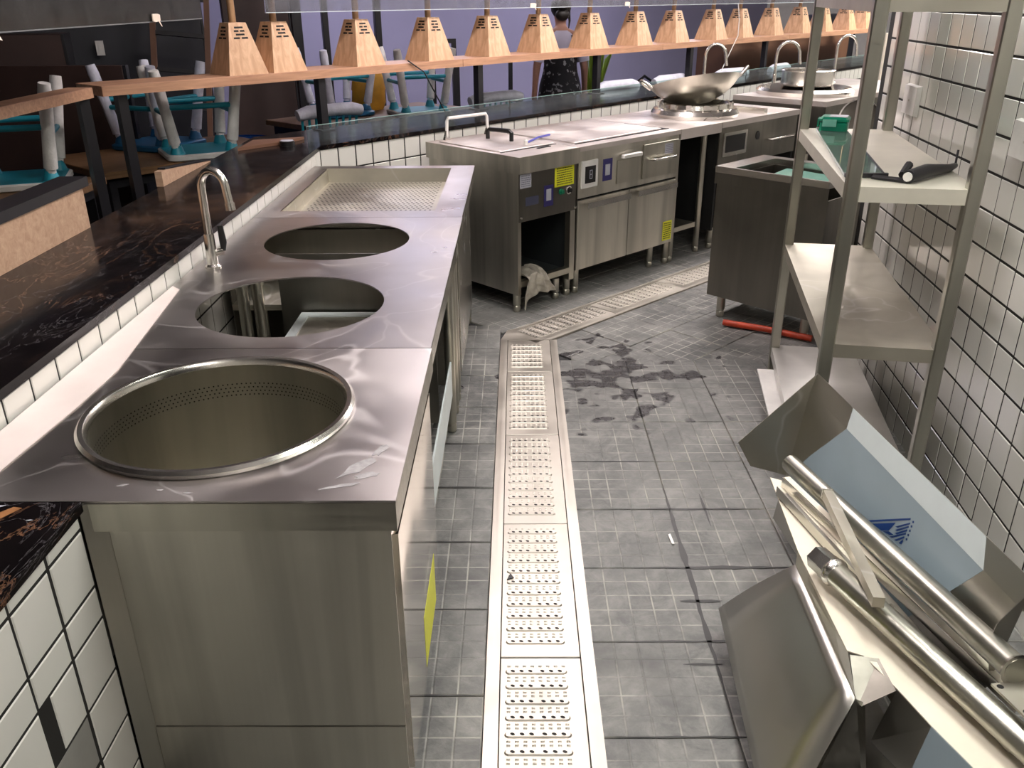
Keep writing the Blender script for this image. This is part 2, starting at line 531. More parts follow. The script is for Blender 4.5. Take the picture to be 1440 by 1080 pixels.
# floor tiles ---------------------------------------------------------------
def floor_tile_mesh(w):
    c = .002
    q = lambda z, i: [(-w / 2 + i, -w / 2 + i, z), (w / 2 - i, -w / 2 + i, z), (w / 2 - i, w / 2 - i, z), (-w / 2 + i, w / 2 - i, z)]
    me = MB().rings([q(-.012, 0), q(-c, 0), q(0, c)], False, True).mesh('floor_tile')
    me.materials.append(M['floor_tile'])
    return me
FT = floor_tile_mesh(.3165)
FP = .319
nt_ = 0
for j in range(-1, 10):
    yc = 1.446 + FP * (j - 1) - FP / 2
    if yc > 3.62: continue
    for i in range(0, 5):
        xc = .186 + FP * (i + .5)
        if xc > 1.60: continue
        obj('floor_tile', FT, None, floor, loc=(xc, yc, random.uniform(-.001, 0.0)), rotz=R(random.choice((0, 90, 180, 270))))
for j in range(-1, 12):
    yc = 1.896 + .3215 * (j - 3) - .16
    if yc > 4.25: continue
    for i in range(0, 3):
        xc = -.083 - FP * (i + .5)
        obj('floor_tile', FT, None, floor, loc=(xc, yc, random.uniform(-.001, 0.0)), rotz=R(random.choice((0, 90, 180, 270))))
def in_diag(x, y):
    return True
for i in range(-4, 10):
    for j in range(-9, 4):
        s = .07 + FP * (i + .5); n = -.385 + FP * (j + .5) if j < 0 else -.135 + FP * (j + .5)
        p = fr(S0, SROT, s, n)
        if s > 3.0 or p.x > 2.4: continue
        # right of the straight drain: beyond the y = 3.69 line; left: past the bend
        if n < -.3 and (p.y < 3.69 - .15 or p.x < .23): continue
        if n > -.3 and (s < -.25 or p.y < 3.9 or n > .9): continue
        if n < -.3 and p.y > 6.2: continue
        zz = -.0035 if p.y < 3.95 and n < -.3 else -.0005
        obj('floor_tile', FT, None, floor, loc=(p.x, p.y, zz), rotz=SROT)

# black grime along some joints (a stain of its own shape)
mb = MB(); rnd = random.Random(11)
def ragged(a, b, w):
    a = Vector((*a, 0)); b = Vector((*b, 0)); d = (b - a); n_ = max(4, int(d.length / .035)); t_ = d.normalized(); s_ = Vector((-t_.y, t_.x, 0))
    l, r_ = [], []
    for i in range(n_ + 1):
        q = a + d * (i / n_); k = min(1, 2.5 * min(i, n_ - i) / n_ + .15)
        l.append(q + s_ * w * k * rnd.uniform(.3, 1) + Vector((0, 0, .0009))); r_.append(q - s_ * w * k * rnd.uniform(.3, 1) + Vector((0, 0, .0009)))
    mb.rings([l, r_], closed=False)
jx = .186 + FP
for a, b, w in (((jx, 1.50), (jx, 2.56), .011), ((.35, 2.403), (.80, 2.403), .008), ((jx - .16, 2.084), (jx + .33, 2.084), .010), ((.22, 1.765), (.78, 1.765), .006), ((.20, 2.722), (.52, 2.722), .005),
                ((jx - .05, 1.93), (jx + .07, 1.93), .008), ((.42, 1.68), (.52, 1.68), .007), ((jx, .9), (jx, 1.45), .005), ((.62, 2.30), (.62, 2.50), .006), ((.22, 1.446), (.62, 1.446), .004)):
    ragged(a, b, w)
for y in (1.896, 2.219, 2.545, 2.861, 1.575):
    ragged((-.40, y), (-.09, y), .004)
obj('joint_grime', mb, plain('grime', '1f1f20', .45), floor, kind='stuff')

# ------------------------------------------------------------------ low wall, marble and its tiles
wl = struct('wall_low_left', MB().box(-1.40, -.9968, 1.2, 4.72, -.012, .85), 'grout')
MT = .1; 
def tiles_on(parent, x0s, z0, h, loc_x=None, w=.1, cond=None):
    for y in x0s:
        obj('tile', tile_mesh(w - .005, h), None, parent, loc=(loc_x, y + .0025, z0), rotz=0)
# face of the left wall looks to +x: tile mesh mirrored by a half turn
def tile_plus_x(parent, x, y0, w, z0, h):
    o = obj('tile', tile_mesh(w, h), None, parent, loc=(x, y0 + w, z0), rotz=math.pi)
for i in range(-2, 30):
    y = 1.482 + .1045 * i
    if y < 1.2 or y > 4.35: continue
    for k in range(4 if 1.8 < y < 3.2 else 1):
        z1 = .848 - k * .106
        tile_plus_x(wl, -.995, y, .0995, z1 - .101, .101)
ws = struct('wall_low_stub', MB().box(-1.40, -.7198, .25, 1.175, -.012, .785), 'grout')
rows = [(.759, .785), (.645, .754), (.580, .640), (.465, .575), (.355, .460), (.245, .350), (.135, .240)]
for i in range(0, 8):
    y1 = 1.170 - .108 * i
    w = .1035
    if i == 0: y1, w = 1.173, .104
    for k, (a, b) in enumerate(rows):
        if k == 3 and i == 1: 
            tile_plus_x(ws, -.718, y1 - w + .03, w - .03, a, b - a); continue
        if k == 4 and i == 1:   # the cut-out behind a broken tile
            continue
        tile_plus_x(ws, -.718, y1 - w, w, a, b - a)
# recess in the stub wall (a missing tile showing the grey board)
obj('recess_board', MB().box(-.7196, -.7190, .945, 1.06, .36, .46), 'grey_ceramic', ws)

wlr = struct('wall_low_right', MB().box(0.0, 8.6, .0018, .46, -.012, .85), 'grout', W0, WROT)
def tile_minus_y(parent, x0, w, z0, h):
    obj('tile', tile_mesh(w, h), None, parent, loc=(x0, 0, z0), rotz=R(90)) if False else obj('tile', tile_mesh(w, h), None, parent, loc=(x0 + w, 0, z0), rotz=R(90))
for i in range(0, 74):
    x = .002 + .1135 * i
    for k in range(2 if i < 8 else 1):
        z1 = .848 - k * .113
        tile_minus_y(wlr, x, .1075, z1 - .1075, .1075)

mt = thing('marble_countertop', 'long black veined marble bar top above the steel soup stations', 'countertop', (0, 0, 0))
def slab(pts, z0, z1, name, par):
    c = .004
    low = [(x, y, z0) for x, y in pts]; hi = [(x, y, z1) for x, y in pts]
    return obj(name, MB().rings([low, hi], True, True), 'marble', par)
wp = lambda x, y: tuple(fr(W0, WROT, x, y)[:2])
slab([(-1.415, 1.15), (-.990, 1.15), (-.990, 4.409), (-1.415, 4.72)], .851, .871, 'slab', mt)
slab([(-.9905, 4.4095), wp(8.6, -.006), wp(8.6, .52), (-1.415, 4.7205)], .851, .871, 'slab', mt)
mt2 = thing('marble_end_cap', 'low black marble cap with orange vein on the tiled stub wall, bottom left', 'countertop')
slab([(-1.40, .25), (-.705, .25), (-.712, 1.183), (-1.40, 1.183)], .786, .803, 'slab', mt2)
# the orange vein and chips on the cap
mb = MB()
vp = [(-.90, 1.02), (-.872, 1.06), (-.852, 1.10), (-.845, 1.135), (-.815, 1.168), (-.80, 1.165), (-.825, 1.125), (-.835, 1.09), (-.86, 1.045), (-.885, 1.0)]
mb.rings([[(x, y, .8032) for x, y in vp], [(x, y, .8038) for x, y in vp]], True, True)
obj('vein', mb, plain('vein_orange', '9a6a45', .3, var=.3, nscale=40), mt2)
mb = MB()
for (x, y, l, a) in ((-.88, 1.16, .03, .1), (-.84, 1.17, .022, .3), (-.88, 1.13, .028, -.1), (-.77, 1.13, .012, 0)):
    m4 = Matrix.Translation((x, y, 0)) @ Matrix.Rotation(a, 4, 'Z')
    mb.rings([[m4 @ Vector((q * l, w * l * .3, z)) for q, w in ((-.5, 0), (0, -.5), (.5, .1), (.1, .5))] for z in (.8032, .8036)], True, True)
obj('chips', mb, 'label_grey', mt2, kind='stuff')

# ------------------------------------------------------------------ steel soup stations (left row)
def hole_plate(mb, x0, x1, y0, y1, cx, cy, r, z0, z1, n=72):
    angs = [2 * math.pi * i / n for i in range(n)]
    for X in (x0, x1):
        for Y in (y0, y1):
            angs.append(math.atan2(Y - cy, X - cx) % (2 * math.pi))
    angs = sorted(set(round(a, 6) for a in angs))
    def edge(a):
        c, s = math.cos(a), math.sin(a)
        t = min([(x1 - cx) / c if c > 1e-9 else 1e9, (x0 - cx) / c if c < -1e-9 else 1e9, (y1 - cy) / s if s > 1e-9 else 1e9, (y0 - cy) / s if s < -1e-9 else 1e9])
        return (cx + t * c, cy + t * s)
    outs = [edge(a) for a in angs]; ins = [(cx + r * math.cos(a), cy + r * math.sin(a)) for a in angs]
    rs = [[(x, y, z0) for x, y in outs], [(x, y, z1) for x, y in outs], [(x, y, z1) for x, y in ins], [(x, y, z0) for x, y in ins]]
    rs.append(rs[0])
    mb.rings(rs)
XB, XF = -.990, -.200
ZT = .80
def round_leg(mb, x, y, z0, z1, r=.019):
    return mb.lathe([(r * .75, 0), (r * .95, .005), (r * .95, .03), (r * .8, .035), (r, .04), (r, z1 - z0)], 14, (x, y, z0), True, True)

# unit 1: insulated soup pot
u = thing('soup_pot_station', 'stainless steel counter unit with one deep round soup well, nearest of the left row', 'counter unit')
mb = MB(); hole_plate(mb, XB, XF, 1.19, 1.855, -.59, 1.517, .246, ZT - .004, ZT)
obj('top', mb, 'steel_top', u)
mb = MB().box(-.7175, XF, 1.188, 1.192, .742, ZT - .0045)
mb.box(XF - .004, XF, 1.192, 1.855, .742, ZT - .0045).box(-.711, XF - .002, 1.192, 1.203, .742, .746)
obj('top_edge', mb, 'steel_h', u)
mb = MB().box(-.690, -.214, 1.204, 1.208, .291, .737)
obj('end_panel', mb, 'steel_satin', u)
obj('corner_strip', MB().sheet([(-.7175, 1.178, 0), (-.691, 1.206, 0), (-.691, 1.206, .7955), (-.7175, 1.178, .7955)], .002), 'steel', u)
mb = MB().box(-.690, -.214, 1.2025, 1.208, .0, .2885)
obj('lower_end_panel', mb, 'steel_satin', u)
mb = MB().box(-.218, -.214, 1.209, 1.85, .10, .740).box(-.214, -.208, 1.24, 1.82, .14, .70)
obj('side_panel', mb, 'steel_mirror', u)
mb = MB().box(-.985, -.981, 1.21, 1.85, .1, .79).box(-.985, -.22, 1.846, 1.85, .1, .74)
obj('carcass', mb, 'steel_dark', u)
mb = MB()
for x, y in ((-.95, 1.25), (-.25, 1.80), (-.95, 1.80)):
    round_leg(mb, x, y, 0, .12)
obj('feet', mb, 'steel', u)
# well
mb = MB().lathe([(.262, .001), (.264, .009), (.258, .015), (.249, .014), (.243, .006), (.243, -.02)], 72, (-.59, 1.517, ZT))
rim = obj('well_rim', mb, 'steel_bright', u, True)
mb = MB().lathe([(.2425, .0), (.2425, -.47), (.22, -.50), (.0, -.50)], 72, (-.59, 1.517, ZT))
well = obj('well_wall', mb, 'steel_h', u, True)
mb = MB()
for k in range(4):
    for i in range(150):
        a = 2 * math.pi * (i + .5 * (k % 2)) / 150
        c = Vector((-.59 + .2418 * math.cos(a), 1.517 + .2418 * math.sin(a), ZT - .045 - .009 * k))
        t = Vector((-math.sin(a), math.cos(a), 0)); rr = .0019
        mb.add([c + t * rr * math.cos(q) + Vector((0, 0, rr * math.sin(q))) for q in [math.pi / 3 * w for w in range(6)]], [tuple(range(6))])
obj('perforations', mb, 'dark', well, kind='stuff')
# dried splashes on the top
mb = MB()
rnd = random.Random(3)
for (x, y, l, w, a) in ((-.28, 1.30, .10, .03, .9), (-.26, 1.27, .05, .02, .4), (-.30, 1.235, .07, .012, .3), (-.60, 1.225, .012, .006, 0), (-.67, 1.24, .02, .007, .3), (-.55, 1.215, .02, .005, 0), (-.25, 1.36, .06, .02, 1.2)):
    q = []
    for i in range(14):
        t = 2 * math.pi * i / 14; k = rnd.uniform(.6, 1.1)
        px, py = l / 2 * math.cos(t) * k, w / 2 * math.sin(t) * k
        q.append((x + px * math.cos(a) - py * math.sin(a), y + px * math.sin(a) + py * math.cos(a)))
    mb.rings([[(a_, b_, ZT + .0002) for a_, b_ in q], [(a_, b_, ZT + .0006) for a_, b_ in q]], True, True)
obj('dried_splashes', mb, plain('dried_chalk', '9d989a', .7, var=.3, nscale=60), u, kind='stuff')
# yellow warning label low on the aisle side
obj('warning_label', MB().box(-.208, -.2075, 1.50, 1.74, .16, .30), 'yellow', u)

# unit 2: two open wells
u = thing('double_well_counter', 'stainless steel counter with two open round cut-outs and gooseneck tap', 'counter unit')
mb = MB(); hole_plate(mb, XB, XF - .003, 1.858, 2.51, -.607, 2.175, .247, ZT - .004, ZT)
hole_plate(mb, XB, XF - .003, 2.51, 3.165, -.61, 2.84, .243, ZT - .004, ZT)
obj('top', mb, 'steel_top', u)
mb = MB().box(XF - .007, XF - .003, 1.858, 3.165, .745, ZT - .0045)
mb.box(-.985, -.21, 1.858, 1.862, .745, ZT - .005).box(-.985, -.21, 3.161, 3.165, .745, ZT - .005)
obj('top_edge', mb, 'steel_bright', u)
for x, y in ((-.255, 1.93), (-.255, 2.967), (-.94, 1.93), (-.94, 2.967), (-.90, 2.66), (-.87, 2.72), (-.255, 3.13)):
    obj('leg', round_leg(MB(), x, y, 0, .795), 'steel', u, True)
obj('undershelf', MB().box(-.73, -.275, 1.93, 2.725, .55, .575), 'steel_satin', u)
obj('shelf_border', MB().box(-.73, -.275, 2.69, 2.725, .5755, .581).box(-.73, -.70, 1.93, 2.69, .5755, .581), 'white_film', u)
obj('shelf_film', MB().box(-.252, -.246, 2.02, 2.93, .17, .31), 'white_film', u)
obj('divider', MB().box(-.80, -.28, 2.74, 2.745, .15, .78), 'steel_dark', u)
obj('back_sheet', MB().box(-.975, -.972, 2.76, 3.14, .12, .77), 'steel_dark', u)
obj('end_sheet', MB().box(-.97, -.26, 3.14, 3.145, .12, .76), 'steel_dark', u)
obj('lower_shelf', MB().box(-.97, -.275, 2.75, 3.135, .58, .60), 'steel_shelf', u)

# unit 3: sunken draining tray
u = thing('draining_tray_counter', 'stainless steel counter with sunken perforated draining tray, far end of left row', 'counter unit')
x0, x1, y0, y1 = -.915, -.315, 3.275, 4.175
zt = ZT; zb = .735
mb = MB().box(XB, x0, 3.168, 4.24, zt - .004, zt).box(x1, XF - .005, 3.168, 4.24, zt - .004, zt)
mb.box(x0, x1, 3.168, y0, zt - .004, zt).box(x0, x1, y1, 4.24, zt - .004, zt)
obj('rim', mb, 'steel_top', u)
mb = MB().rings([[(x0, y0, zt), (x1, y0, zt), (x1, y1, zt), (x0, y1, zt)], [(x0 - .0, y0 + .005, zb), (x1 - .01, y0 + .005, zb), (x1 - .01, y1 - .005, zb), (x0 + .005, y1 - .005, zb)]])
obj('tray_wall', mb, 'steel_shelf', u)
tr = obj('tray_bottom', MB().box(x0 + .002, x1 - .008, y0 + .003, y1 - .003, zb - .003, zb), 'steel_shelf', u)
mb = MB()
ny, nx = 30, 26
for j in range(ny):
    for i in range(nx):
        cx = x0 + .03 + (x1 - x0 - .07) * (i + .5 * (j % 2)) / nx; cy = y0 + .03 + (y1 - y0 - .06) * j / (ny - 1)
        mb.add([(cx + .0055 * math.cos(q), cy + .008 * math.sin(q), zb + .0006) for q in [math.pi / 3 * w for w in range(6)]], [tuple(range(6))])
obj('perforations', mb, plain('hole_grey', '4a4542', .6), tr, kind='stuff')
mb = MB().box(XF - .009, XF - .005, 3.168, 4.24, .745, zt - .0045).box(XB, XF - .005, 4.236, 4.24, .74, zt - .0045)
obj('top_edge', mb, 'steel_bright', u)
for x, y in ((-.255, 3.25), (-.255, 4.18), (-.94, 4.18), (-.94, 3.25)):
    obj('leg', round_leg(MB(), x, y, 0, .795), 'steel', u, True)
obj('side_panel', MB().box(-.235, -.231, 3.27, 4.16, .12, .742), 'steel_bright', u)
obj('end_panel', MB().box(-.95, -.24, 4.215, 4.22, .12, .742), 'steel_dark', u)

t = tag(obj('protective_strip', MB().rings([[(x, y, z) for x, y in ((-.985, 1.30), (-.905, 1.27), (-.888, 1.55), (-.886, 1.73), (-.925, 2.05), (-.955, 2.30), (-.985, 2.33))] for z in (.8005, .8025)], True, True), plain('pink_white_film', 'e6d8d3', .45, var=.05)),
        'off-white protective film strip along the back of the steel soup counters', 'film strip')

# gooseneck taps -------------------------------------------------------------
def faucet(name, label, loc, rotz, h=.29, reach=.06, lever=True, group=None):
    t = thing(name, label, 'tap', loc, rotz, group)
    obj('base', MB().lathe([(.024, 0), (.024, .006), (.017, .012), (.016, .10), (.0145, .105)], 20, cap0=True, cap1=True), 'steel_bright', t, True)
    pts = [(0, 0, .1), (0, 0, h - reach / 2)]
    for i in range(1, 13):
        a = math.pi * i / 12
        pts.append((reach / 2 - reach / 2 * math.cos(a), 0, h - reach / 2 + reach * .62 * math.sin(a)))
    pts.append((reach + .006, 0, h - reach / 2 - .05))
    obj('spout', MB().tube(pts, [.012] * len(pts), 14), 'steel_bright', t, True)
    e = Vector(pts[-1])
    obj('spout_tip', MB().tube([e + Vector((-.001, 0, .012)), e + Vector((.001, 0, -.010))], .0145, 14), 'steel_bright', t, True)
    if lever:
        v = obj('valve', MB().tube([(.010, .01, .045), (.032, .02, .048)], .011, 12), 'steel_bright', t, True)
        obj('lever', MB().tube([(.030, .02, .05), (.030, .024, .075), (.024, .028, .125)], [.007, .011, .009], 10), 'black_plastic', v, True)
    return t
faucet('gooseneck_tap', 'chrome gooseneck tap with dark lever at the back of the double-well counter', (-.930, 2.522, .80), R(-18), .285, .085)

# ------------------------------------------------------------------ floor drains
def drain(name, label, loc, rotz, x0, x1, fw, segs, ya, yb, short=None):
    """local y along the drain; covers between x0..x1, frame strips fw wide outside"""
    t = thing(name, label, 'drain', loc, rotz)
    for a, b in ((x0 - fw, x0 - .002), (x1 + .002, x1 + fw)):
        obj('frame_strip', MB().box(a, b, ya, yb, -.010, .0045), 'steel_drain', t)
    obj('channel', MB().box(x0 - .002, x1 + .002, ya, yb, -.0118, -.010), 'dark', t)
    key = round(x1 - x0, 3)
    wdt = x1 - x0
    first = None
    L0 = .611
    cx = (x0 + x1) / 2 - .012 * (wdt / .206)
    hw = wdt * .335
    def plate(L0, nrow, segs):
        cm = MB().bbox(x0, x1, 0, L0 - .003, -.004, .003, .0015).mesh('cover_plate'); cm.materials.append(M['steel_drain'])
        mbB, mbH, mbS = MB(), MB(), MB()
        for k in range(nrow):
            y = .055 + .0503 * k
            r = .0075
            ring = lambda z, q: [(cx - hw - q * math.cos(a) if s else cx + hw + q * math.cos(a), y + (q * math.sin(a) if not s else -q * math.sin(a)), z) for s, a in [(0, R(-90)), (0, R(-45)), (0, 0), (0, R(45)), (0, R(90)), (1, R(-90)), (1, R(-45)), (1, 0), (1, R(45)), (1, R(90))]]
            mbB.rings([ring(.003, r + .002), ring(.0065, r - .001)], False, True)
            for i in range(6):
                x = cx + hw * (-.80 + 1.6 * i / 5 + (.06 if i > 2 else -.06))
                mbH.add([(x + .0058 * math.cos(q), y + .0042 * math.sin(q) - .0012 * math.cos(q), .0069) for q in [math.pi / 4 * w for w in range(8)]], [tuple(range(8))])
            for dy in (.0195, .031):
                if k == nrow - 1 and dy > .03: continue
                for i in range(8):
                    x = cx + hw * (-1 + 2 * i / 7); yy = y + dy
                    mbS.add([(x - .0045, yy - .0035, .003), (x + .0045, yy - .0035, .003), (x + .0045, yy + .0035, .003), (x - .0045, yy + .0035, .003), (x, yy, .0058)], [(0, 1, 4), (1, 2, 4), (2, 3, 4), (3, 0, 4)])
        mB, mH, mS = mbB.mesh('slot_bars'), mbH.mesh('slot_holes'), mbS.mesh('grip_studs')
        mB.materials.append(M['steel_drain']); mH.materials.append(M['dark']); mS.materials.append(M['steel_drain'])
        for y in segs:
            c = obj('cover_plate', cm, None, t, loc=(0, y, 0))
            for nm, me in (('slot_bars', mB), ('slot_holes', mH), ('grip_studs', mS)):
                obj(nm, me, None, c, kind='stuff')
    plate(.611, 11, segs)
    if short:
        plate(short[1], int((short[1] - .06) / .0503), [short[0]])
    return t
drain('floor_drain', 'straight pale steel slotted drain cover run down the middle of the aisle', (0, 0, 0), 0, -.045, .160, .036,
      [.483 - .613, .483, 1.093, 1.705, 2.316, 2.929], -.2, 3.93, (3.542, .40))
d2 = drain('floor_drain', 'angled steel slotted drain cover run in front of the cooking row', tuple(fr(S0, SROT, 0, -.265)), SROT - R(90), -.095, .095, .022,
           [-.235 + .613 * i for i in range(5)], -.16, 2.85)
obj('corner_plate', MB().rings([[(x, y, z) for x, y in ((-.081, 3.931), (.164, 3.927), (.0, 4.094), (-.05, 4.065))] for z in (-.008, .0035)], True, True), 'steel_drain', d2).matrix_parent_inverse = Matrix.LocRotScale(d2.location, d2.rotation_euler, None).inverted()
# ------------------------------------------------------------------ cooking row (frame S)
H = .825
def legs(t, pts, z1=.13, r=.021):
    for x, y in pts:
        obj('leg', round_leg(MB(), x, y, 0, z1, r), 'steel', t, True)

# unit A : fryer / boiler with lid
t = thing('lidded_boiler_unit', 'open-front steel boiler unit with lid, black handle and yellow notice, left end of cooking row', 'cooking unit', S0, SROT)
obj('top', MB().box(-.002, .447, -.008, .73, .79, H), 'steel_cook', t)
obj('lid', MB().bbox(.035, .44, .17, .66, H, H + .006, .002), 'steel_cook', t)
mb = MB().box(-.002, .447, -.010, -.0085, .742, H - .001).box(-.003, -.002, -.008, .73, .742, H - .001)
obj('top_band', mb, 'steel_satin', t)
obj('side_panel', MB().box(.008, .012, .012, .72, .10, .79), 'steel_satin', t)
cp = obj('control_panel', MB().box(.013, .445, .010, .03, .492, .74), 'steel_dark', t)
obj('cavity', MB().box(.035, .41, .04, .60, .17, .488), 'dark', t) if False else None
mb = MB().box(.013, .03, .012, .05, .10, .492).box(.405, .445, .012, .05, .10, .492).box(.03, .405, .012, .05, .14, .172)
obj('front_frame', mb, 'steel', t)
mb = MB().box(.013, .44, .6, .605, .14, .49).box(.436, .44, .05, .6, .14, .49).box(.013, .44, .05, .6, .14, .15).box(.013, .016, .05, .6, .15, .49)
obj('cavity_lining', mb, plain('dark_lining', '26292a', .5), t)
obj('back_panel', MB().box(.013, .44, .715, .72, .10, .79), 'steel_dark', t)
legs(t, [(.03, .045), (.335, .05), (.425, .05), (.03, .68), (.42, .68)], .12)
# labels and buttons on the control panel
def sticker(par, x0, x1, z0, z1, y, m, name, lines=0, lm='ink'):
    o = obj(name, MB().box(x0, x1, y - .0012, y, z0, z1), m, par)
    if lines:
        mb = MB(); rnd = random.Random(int(x0 * 1000) + lines)
        hh = (z1 - z0) / (lines + 1)
        for k in range(lines):
            z = z1 - hh * (k + 1)
            x = x0 + (x1 - x0) * .1
            while x < x1 - (x1 - x0) * .12:
                w = rnd.uniform(.004, .013)
                mb.box(x, min(x + w, x1 - .004), y - .0016, y - .0012, z - hh * .22, z + hh * .22)
                x += w + .003
        obj('print', mb, lm, o, kind='stuff')
    return o
sticker(t, .02, .10, .665, .735, .010, 'label_grey', 'data_plate', 6, 'grey_box')
sticker(t, .285, .43, .635, .775, -.0105, 'yellow', 'notice', 8) if False else sticker(cp, .275, .425, .635, .741, .010, 'yellow', 'notice', 8)
sticker(t, .195, .265, .545, .655, .010, 'purple', 'purple_label')
sticker(t, .212, .248, .575, .635, .0088, 'label_grey', 'label_centre')
sticker(t, .06, .155, .57, .615, .010, plain('faded_mark', '3d3f55', .5), 'faded_mark', 0)
for x, m, nm in ((.325, 'green', 'green_button'), (.385, 'black_plastic', 'rotary_switch')):
    b = obj(nm, MB().lathe([(.017, 0), (.017, .006), (.012, .008), (.011, .018), (0, .018)], 20, mat=Matrix.Translation((x, .010, .607)) @ Matrix.Rotation(R(90), 4, 'X')), m, t, True)
    if nm == 'rotary_switch':
        obj('bezel', MB().lathe([(.022, 0), (.022, .004), (.017, .006)], 20, mat=Matrix.Translation((x, .010, .607)) @ Matrix.Rotation(R(90), 4, 'X')), 'steel_bright', b, True)
for z in (.508, .50):
    pass
for x, z in ((.025, .515), (.438, .505)):
    obj('bolt', MB().lathe([(.008, 0), (.006, .008), (0, .009)], 10, mat=Matrix.Translation((x, .010, z)) @ Matrix.Rotation(R(90), 4, 'X')), 'steel_bright', t, True)
# white bracket handle at the back, black lid handle, hinge
hb = obj('lift_handle', MB().tube([(.125, .70, H), (.130, .70, H + .10), (.14, .70, H + .115), (.42, .70, H + .115), (.43, .70, H + .10), (.435, .70, H)], .009, 10), 'white_plastic', t, True)
mb = MB()
for x in (.125, .435):
    mb.rings([[(x - .02, .69, H), (x + .02, .69, H), (x + .02, .71, H), (x - .02, .71, H)], [(x - .006, .695, H + .05), (x + .006, .695, H + .05), (x + .006, .705, H + .05), (x - .006, .705, H + .05)]], True, True)
obj('handle_foot', mb, 'steel_bright', hb)
obj('lid_handle', MB().tube([(.29, .54, H + .005), (.29, .54, H + .05), (.292, .525, H + .058), (.312, .39, H + .058), (.314, .375, H + .05), (.314, .375, H + .005)], .012, 10), 'black_plastic', t, True)
obj('lid_seam', MB().bar((.03, .16, H + .001), (.44, .16, H + .001), .008, .003), 'dark', t)
obj('drip_slot', MB().bar((.26, .12, H + .002), (.36, .13, H + .002), .018, .004), 'dark', t)
pen = tag(obj('marker_rod', MB().tube([fr(S0, SROT, .30, .25, H + .010), fr(S0, SROT, .48, .33, H + .014), fr(S0, SROT, .60, .36, H + .012)], .006, 8), 'marker_blue', None, True), 'thin blue rod lying across the boiler lid', 'rod')
t2 = thing('small_cup', 'small white cap at the near end of the blue rod on the boiler', 'cap', fr(S0, SROT, .275, .225, H + .0065))
obj('shell', MB().lathe([(.012, 0), (.012, .022), (.009, .024), (.007, .03), (0, .03)], 14, cap0=True), 'white_plastic', t2, True)

# rag stuffed in the open cavity, hanging over the bottom rail
def rag():
    bm = MB(); nx, ny = 16, 22; rnd = random.Random(5)
    g = []
    for j in range(ny + 1):
        row = []
        v = j / ny
        for i in range(nx + 1):
            u_ = i / nx
            x = .035 + .20 * u_ + .02 * math.sin(5 * v + 3 * u_)
            if v < .35:
                y = .16 - v / .35 * .165; z = .176 + .05 * abs(math.sin(7 * u_ + 2)) * (1 - abs(v - .2) * 2)
            else:
                y = -.006 - .025 * math.sin(9 * u_ + 1.5) ** 2; z = .19 - (v - .35) / .65 * (.13 * (1 - .75 * u_) + .04)
                z += .035 * math.sin(4.5 * u_)
            row.append((x + rnd.uniform(-.004, .004), y + rnd.uniform(-.005, .005), z + rnd.uniform(-.004, .004)))
        g.append(row)
    bm.rings(g, closed=False)
    return bm
o = tag(obj('rag', rag(), 'cloth', None, True, S0, SROT), 'crumpled grey rag hanging from the open front of the boiler unit', 'rag')
sm = o.modifiers.new('thick', 'SOLIDIFY'); sm.thickness = .004
sm = o.modifiers.new('sub', 'SUBSURF'); sm.levels = 1; sm.render_levels = 1

# unit B : griddle cabinet with two doors
t = thing('griddle_cabinet', 'two-door stainless griddle cabinet with digital display in the cooking row', 'cooking unit', S0, SROT)
a, b = .452, 1.352
obj('top', MB().box(a, b, -.008, .73, .80, H), 'steel_cook', t)
obj('griddle_plate', MB().bbox(a + .06, b - .07, .09, .62, H, H + .008, .003), 'steel_cook', t)
mb = MB().bar((a + .05, .075, H + .001), (b - .02, .075, H + .001), .012, .004).bar((b - .04, .08, H + .001), (b - .04, .40, H + .001), .022, .004)
obj('grease_slot', mb, 'dark', t)
cp = obj('control_panel', MB().box(a + .002, b - .002, .004, .03, .548, .80), 'steel_satin', t)
mb = MB().box(a, a + .004, .01, .72, .145, .80).box(b - .004, b, .01, .72, .145, .80).box(a, b, .715, .72, .145, .80).box(a, b, .03, .715, .145, .15)
obj('carcass', mb, 'steel_dark', t)
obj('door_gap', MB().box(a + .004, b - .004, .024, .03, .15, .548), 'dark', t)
for k, (x0_, x1_) in enumerate(((a + .006, .898), (.904, b - .004))):
    d = obj('door', MB().bbox(x0_, x1_, .004, .022, .145, .535, .002), 'steel_satin', t)
    obj('handle', MB().box(x0_ + .045, x1_ - .02, -.026, .003, .518, .522).box(x0_ + .045, x1_ - .02, -.028, -.024, .49, .522), 'steel_bright', d)
    if k == 1:
        sticker(d, 1.245, 1.335, .165, .285, .003, 'yellow', 'notice', 8)
# display, stickers, box panel, drawer
mb = MB().box(.475, .605, -.004, .004, .60, .745)
f_ = obj('display_frame', mb, 'white_plastic', t)
obj('display_glass', MB().box(.50, .585, -.006, -.004, .625, .715), 'black_plastic', f_)
mb = MB()
for x, z, w, h in ((.535, .690, .022, .004), (.535, .668, .022, .004), (.535, .646, .022, .004), (.535, .647, .004, .046), (.553, .647, .004, .046)):
    mb.box(x, x + w, -.0068, -.006, z, z + h)
obj('digit', mb, 'label_grey', f_, kind='stuff')
sticker(cp, .655, .735, .615, .735, .004, 'purple', 'purple_label')
sticker(t, .675, .715, .645, .705, .0026, 'label_grey', 'label_centre')
bx = obj('hinged_flap', MB().bbox(.775, .955, -.002, .003, .585, .715, .001), 'steel', t)
obj('flap_handle', MB().bbox(.80, .965, -.030, -.002, .725, .745, .004), 'white_plastic', bx)
dr = obj('drawer', MB().bbox(1.00, 1.335, -.008, .003, .58, .775, .002), 'steel_h', t)
